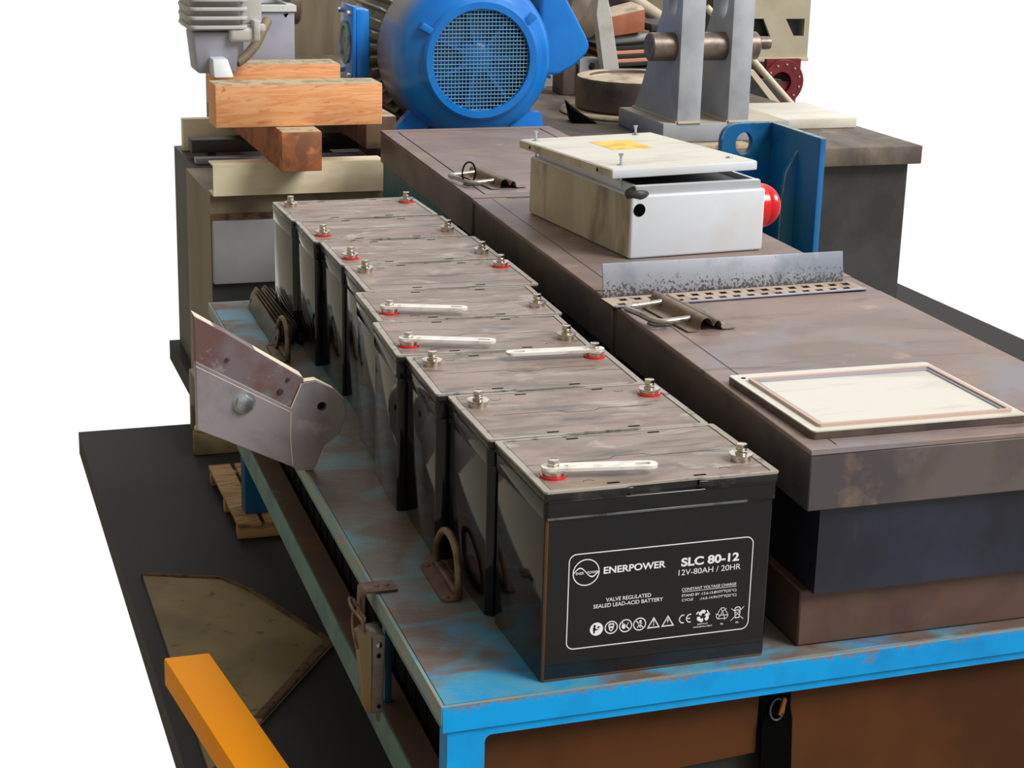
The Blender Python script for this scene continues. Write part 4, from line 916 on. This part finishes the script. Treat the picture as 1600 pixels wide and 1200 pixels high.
for a in (-8, -15, -22, -29, -37): box(bm, .17, .236+.0006*a, -.0035, .0035, .13, .22, .001, 1, MM @ Matrix.Rotation(math.radians(-a), 4, 'Z'))
mo.part('side_ribs', bm, MT['mblue'])
for x0, x1 in ((.468, .556), (.838, .926)):
    for y in (2.50, 2.86):
        bm = B(); box(bm, x0, x1, y, y+.09, .1450, .168, .003); 
        if x0 < .6: hexa(bm, [(x0+.03, y+.03, .168), (x1+.03, y+.03, .168), (x1+.03, y+.06, .168), (x0+.03, y+.06, .168)], [(x1, y+.03, .23), (x1+.06, y+.03, .23), (x1+.06, y+.06, .23), (x1, y+.06, .23)])
        else: hexa(bm, [(x0-.03, y+.03, .168), (x1-.04, y+.03, .168), (x1-.04, y+.06, .168), (x0-.03, y+.06, .168)], [(x0-.06, y+.03, .215), (x1-.05, y+.03, .215), (x1-.05, y+.06, .215), (x0-.06, y+.06, .215)])
        mo.part('foot', bm, MT['mblue'])
        bm = B(); cyl(bm, ((x0+x1)/2, y+.012, .168), ((x0+x1)/2, y+.012, .180), .010, 6); mo.part('foot_bolt', bm, MT['zinc'])

# ------------------------------------------------------------------ machine bed and what stands on it
bd = Thing('machine_bed', 'grimy grey-brown machine bed carrying motor, wheel and clevis', 'machine bed', (1.1, 3.3, FZ))
bm = B(); box(bm, .475, 1.80, 2.30, 4.4, .10, .1448, .002); bd.part('bed_top', bm, MT['bed'])
bm = B(); box(bm, .50, 1.78, 2.33, 4.48, FZ, .0995); bd.part('bed_body', bm, MT['darkgrey'])
cv = Thing('clevis', 'tall grey steel clevis, two lugs on a thick base plate with a brown pin', 'clevis', (1.34, 2.6, .145))
bm = B(); box(bm, 1.165, 1.505, 2.45, 2.745, .1452, .1905, .002); cvb = cv.part('base_plate', bm, MT['clevis'])
bm = B(); box(bm, 1.1665, 1.5035, 2.4515, 2.7435, .1903, .1912); cv.part('base_top', bm, MT['clevisdust'], label='brown dust on the base plate')
for x0, x1 in ((1.203, 1.262), (1.338, 1.392)):
    out = [(2.452, .191), (2.735, .191), (2.700, .235), (2.575, .455), (2.572, .53), (2.555, .565), (2.515, .582), (2.475, .565), (2.452, .53)]
    bm = B(); plate(bm, [out, circ(2.513, .484, .026, 32, .046)], x0, x1, YZ, .0012); cv.part('lug', bm, MT['clevis'])
    bm = B(); tube(bm, [(x0-.001, 2.452, .192), (x0-.001, 2.735, .192)], .005, 8); tube(bm, [(x0, 2.451, .192), (x1, 2.451, .192)], .004, 8); cv.part('weld_bead', bm, MT['clevisdust'])
bm = B(); cyl(bm, (1.138, 2.50, .372), (1.425, 2.50, .372), .0345, 40, None, .003); cyl(bm, (1.425, 2.50, .378), (1.462, 2.50, .378), .016, 24, None, .002)
cv.part('pin', bm, MT['pin'], label='brown round steel pin')

WM = Matrix.Translation((1.300, 2.955, 0))
wh = Thing('flanged_wheel', 'dark cast iron wheel with a dusty rim lying flat on the machine bed', 'wheel', (1.30, 2.955, .145))
bm = B(); lathe(bm, [(.160, .158), (.166, .163), (.166, .236), (.162, .242), (.150, .2435), (.130, .2435), (.128, .238)], 72, WM, cap=False)
lathe(bm, [(0, .158), (.160, .158)], 72, WM, cap=False); wh.part('rim', bm, MT['cast'])
bm = B(); lathe(bm, [(.163, .2425), (.152, .2455), (.132, .2455), (.128, .234), (.05, .2345), (.045, .238), (0, .238)], 72, WM, cap=False); wh.part('dusty_top', bm, MT['wheeltop'])
bm = B(); lathe(bm, [(.17, .1455), (.205, .1455), (.208, .150), (.205, .1545), (.10, .1575)], 64, WM, cap=False); lathe(bm, [(0, .1575), (.1, .1575)], 48, WM, cap=False); wh.part('bottom_flange', bm, MT['wheeltop'])
bm = B(); hexa(bm, [(1.055, 2.79, .1452), (1.12, 2.77, .1452), (1.13, 2.83, .1452), (1.07, 2.86, .1452)], [(1.050, 2.83, .20), (1.065, 2.80, .178), (1.08, 2.84, .175), (1.056, 2.86, .20)], .004)
single('black_wedge', bm, MT['near_black'], 'black metal wedge beside the flat wheel and the motor', 'wedge', (1.09, 2.82, .145))
pb = Thing('pillow_block', 'small grey block with a round hole behind the flat wheel', 'block', (1.29, 3.33, .145))
bm = B(); plate(bm, [[(1.262, .1452), (1.330, .1452), (1.325, .250), (1.262, .250)], circ(1.300, .228, .011, 20)], 3.30, 3.36, XZ, .001); pb.part('block', bm, MT['clevis'])
bm = B(); box(bm, 1.215, 1.2605, 3.31, 3.40, .1452, .235, .004); pb.part('shoulder', bm, MT['cast'])
bm = B(); prism(bm, [(1.334, .1452), (1.385, .1452), (1.340, .372), (1.325, .43), (1.325, .52), (1.296, .52), (1.296, .43), (1.292, .381)], 3.262, 3.296, .002, 1, XZ)
single('upright_bar', bm, MT['castgrey'], 'pale grey upright steel bar standing right of the roller', 'bar', (1.34, 3.28, .145))
rl = Thing('roller', 'large brown-grey roller on a dark stand, upper middle beside the motor', 'roller', (1.31, 3.6, .145))
bm = B(); lathe(bm, [(0, 0), (.045, .0), (.058, .012), (.062, .04), (.062, .30), (0, .31)], 40, Matrix.Translation((1.318, 3.42, .372)) @ Matrix.Rotation(-PI/2-.12, 4, 'X') @ Matrix.Scale(1.35, 4, (0, 1, 0))); rl.part('drum', bm, MT['brownroll'])
bm = B(); box(bm, 1.19, 1.43, 3.74, 3.80, .1452, .52, .004); rl.part('stand', bm, MT['darkgrey'])
bm = B(); hexa(bm, [(1.19, 3.50, .1452), (1.26, 3.50, .1452), (1.26, 3.56, .1452), (1.19, 3.56, .1452)], [(1.195, 3.5, .52), (1.235, 3.5, .52), (1.235, 3.56, .52), (1.195, 3.56, .52)], .003); single('steel_post', bm, MT['castgrey'], 'pale grey post just right of the motor, behind its side box', 'post', (1.22, 3.53, .145))
# stack of belts and blocks
bm = B(); box(bm, 1.385, 1.64, 3.40, 3.62, .1452, .214, .006); single('rubber_pad', bm, MT['darkwin'], 'dark rubber pad at the bottom of the copper stack', 'pad', (1.5, 3.5, .145))
for k, (z, m_, nm, lb) in enumerate(((.2145, 'darkwin', 'rubber_strip', 'dark curved strip lowest in the stack behind the clevis'), (.2255, 'salmon', 'copper_strip', 'lower pale copper strip in the stack behind the clevis'), (.2375, 'darkwin', 'rubber_strip', 'dark strip between the two pale copper strips'), (.2490, 'salmon', 'copper_strip', 'upper pale copper strip in the stack behind the clevis'), (.2615, 'darkwin', 'rubber_strip', 'dark strip directly under the grey cylinder of the stack'))):
    bm = B(); pts = [(1.385+.25*i/12, z+.0125*(i/12)**1.6*(1 if k < 4 else .9)) for i in range(13)]
    prism(bm, pts+[(x, y+.0105) for x, y in pts[::-1]], 3.39+.004*k, 3.60, .0012, 1, XZ); single(nm, bm, MT[m_], lb, 'strip', (1.5, 3.5, z))
bm = B(); cyl(bm, (1.395, 3.43, .2865), (1.58, 3.43, .3005), .0125, 24, None, .002)
single('grey_cylinder', bm, MT['greypanel'], 'grey metal cylinder lying under the terracotta block', 'cylinder', (1.48, 3.43, .274))
tb2 = Thing('terracotta_block', 'terracotta coloured block with a dusty beige top, on the stack behind the clevis', 'block', (1.44, 3.5, .30))
bm = B(); hexa(bm, [(1.388, 3.40, .3015), (1.500, 3.40, .3165), (1.52, 3.55, .3165), (1.40, 3.55, .3015)], [(1.380, 3.40, .356), (1.499, 3.40, .380), (1.52, 3.55, .380), (1.39, 3.55, .356)], .002); tb2.part('block', bm, MT['copper'])
bm = B(); hexa(bm, [(1.380, 3.400, .3562), (1.499, 3.400, .3802), (1.52, 3.55, .3802), (1.39, 3.55, .3562)], [(1.383, 3.41, .364), (1.490, 3.41, .392), (1.51, 3.54, .392), (1.392, 3.54, .364)], .002); tb2.part('dusty_top', bm, MT['wheeltop'])
for (a, b_, r, m_, lb) in (((1.50, 3.68, .43), (1.66, 3.64, .325), .022, 'clevisdust', 'dusty pipe slanting down behind the terracotta block'), ((1.47, 3.86, .385), (1.60, 3.88, .47), .030, 'copper', 'fat reddish-brown pipe rising behind the upright bar'), ((1.50, 3.98, .375), (1.68, 4.0, .46), .028, 'wheeltop', 'dusty beige pipe lying beside the reddish pipe')):
    bm = B(); cyl(bm, a, b_, r, 28, None, .003); single('pipe', bm, MT[m_], lb, 'pipe', tuple((Vector(a)+Vector(b_))/2))
bm = B(); box(bm, 1.53, 1.65, 3.42, 3.60, .3145, .336, .003); single('dark_tray', bm, MT['darkgrey'], 'dark flat tray beside the terracotta block', 'tray', (1.6, 3.6, .3125))
bm = B(); box(bm, 1.66, 1.72, 3.45, 3.75, .1452, .338, .003); single('dark_block', bm, MT['darkgrey'], 'dark block standing behind the clevis pin', 'block', (1.69, 3.6, .145))
bk = Thing('back_screen', 'dark grey steel screen behind the roller and the pipes', 'screen', (1.4, 4.3, .145))
bm = B(); box(bm, 1.02, 1.85, 4.30, 4.33, .1452, .62); bk.part('screen', bm, MT['darkgrey'])

# right background
pf = B(); box(pf, 1.515, 1.78, 2.60, 2.90, .1452, .172, .003); single('cream_plate', pf, MT['lidtop'], 'cream steel plate lying on the machine bed right of the clevis', 'plate', (1.64, 2.75, .145))
cb2 = Thing('cream_cabinet', 'cream-grey cabinet with dark slanted openings at the far right', 'cabinet', (2.1, 3.9, FZ))
bm = B(); plate(bm, [[(1.95, .176), (2.25, .176), (2.25, .60), (1.95, .60)], [(2.035, .314), (2.083, .314), (2.111, .256), (2.035, .256)], [(2.163, .313), (2.232, .313), (2.232, .257), (2.196, .257)]], 3.80, 3.812, XZ); cb2.part('front', bm, MT['cream'])
bm = B(); box(bm, 1.95, 2.25, 3.86, 4.1, FZ, .60); cb2.part('interior', bm, mat('olive_grey_panel', (112, 114, 98), .6))
bm = B(); box(bm, 2.0, 2.249, 3.83, 3.859, .25, .32); cb2.part('openings', bm, MT['darkwin'])
bm = B(); box(bm, 1.95, 2.25, 3.79, 3.86, .176, .188, .001); cb2.part('ledge', bm, MT['pinkrail'])
fl = Thing('flange', 'dark red round bolted flange at the right edge behind the ivory pipe', 'flange', (2.06, 3.6, -.3))
bm = B(); plate(bm, [circ(2.068, .134, .070, 48), circ(2.060, .132, .034, 32)], 3.60, 3.63, XZ, .001); plate(bm, [[(2.01, .135), (2.13, .135), (2.13, .205), (2.01, .205)], circ(2.060, .134, .034, 32)], 3.61, 3.628, XZ); fl.part('ring', bm, MT['flange'])
bm = B(); lathe(bm, [(.034, 0), (.030, .10)], 40, Matrix.Translation((2.060, 3.63, .132)) @ Matrix.Rotation(-PI/2, 4, 'X'), cap=False); fl.part('bore', bm, MT['flange'])
for k in range(11):
    a = k*2*PI/11+.3; bm = B(); lathe(bm, [(.0036, 0), (.003, .004), (0, .005)], 10, Matrix.Translation((2.068+.056*math.cos(a), 3.60, .134+.056*math.sin(a))) @ Matrix.Rotation(PI/2, 4, 'X')); fl.part('bolt', bm, MT['pinkrail'])
bm = B(); box(bm, 2.03, 2.10, 3.605, 3.66, FZ, .066); fl.part('stand', bm, MT['flange'])
bm = B(); tube(bm, [(1.605, 3.2, .405), (1.93, 3.2, .088)], .0095, 14); bm2 = bm
single('ivory_pipe', bm2, MT['pipe'], 'slim ivory pipe slanting down to the right behind the clevis', 'pipe', (1.77, 3.2, .24))
bm = B(); prism(bm, [(1.840, .20), (1.862, .20), (1.985, .072), (1.955, .072)], 3.40, 3.43, .001, 1, XZ); single('slanted_bar', bm, MT['pipe'], 'flat cream bar slanting below the ivory pipe', 'bar', (1.9, 3.4, .14))
bm = B(); box(bm, 1.805, 1.99, 3.46, 3.50, FZ, .16); single('dark_board', bm, MT['darkgrey'], 'dark board behind the slanted cream bar', 'board', (1.9, 3.48, FZ))
bm = B(); hexa(bm, [(1.17, 2.315, .1452), (1.34, 2.33, .1452), (1.34, 2.37, .1452), (1.17, 2.355, .1452)], [(1.17, 2.315, .158), (1.34, 2.33, .158), (1.34, 2.37, .158), (1.17, 2.355, .158)], .002); single('plank_offcut', bm, MT['timbertop'], 'dusty wooden offcut lying on the machine bed before the clevis', 'offcut', (1.25, 2.34, .145))

# blue bracket, right
br = Thing('blue_bracket', 'dirty blue welded steel bracket with a round hole, right of the brown bench', 'bracket', (.95, 1.45, FZ))
out = [(.877, FZ), (.980, FZ), (.980, .3385), (.912, .3385)]+[(.909+.032*math.cos(math.radians(a)), .3060+.032*math.sin(math.radians(a))) for a in range(90, 181, 15)]
bm = B(); plate(bm, [out, circ(.9235, .300, .0175, 32, .021)], 1.50, 1.515, XZ, .001); br.part('eye_plate', bm, MT['bblue'])
bm = B(); box(bm, .978, .990, 1.30, 1.499, FZ, .3380, .0015); br.part('side_plate', bm, MT['bblue'])
bm = B(); box(bm, .9785, .9895, 1.302, 1.50, .3378, .3388); tube(bm, [(.912, 1.5005, .3385), (.978, 1.5005, .3385)], .0010, 6); tube(bm, [(.909+.032*math.cos(math.radians(a)), 1.5005, .3060+.032*math.sin(math.radians(a))) for a in range(90, 186, 12)], .0012, 6)
br.part('worn_edges', bm, MT['pedge'])
g_ = [(1.000, .333), (.988, .322), (.957, .262), (.951, .205), (.951, FZ), (1.02, FZ), (1.02, .333)]
bm = B(); prism(bm, g_, 1.385, 1.400, .002, 2, XZ); br.part('gusset', bm, MT['bblue'])
bm = B(); tube(bm, [(x, 1.3855, z) for x, z in g_[:5]], .0012, 6); br.part('gusset_edge', bm, MT['pedge'])
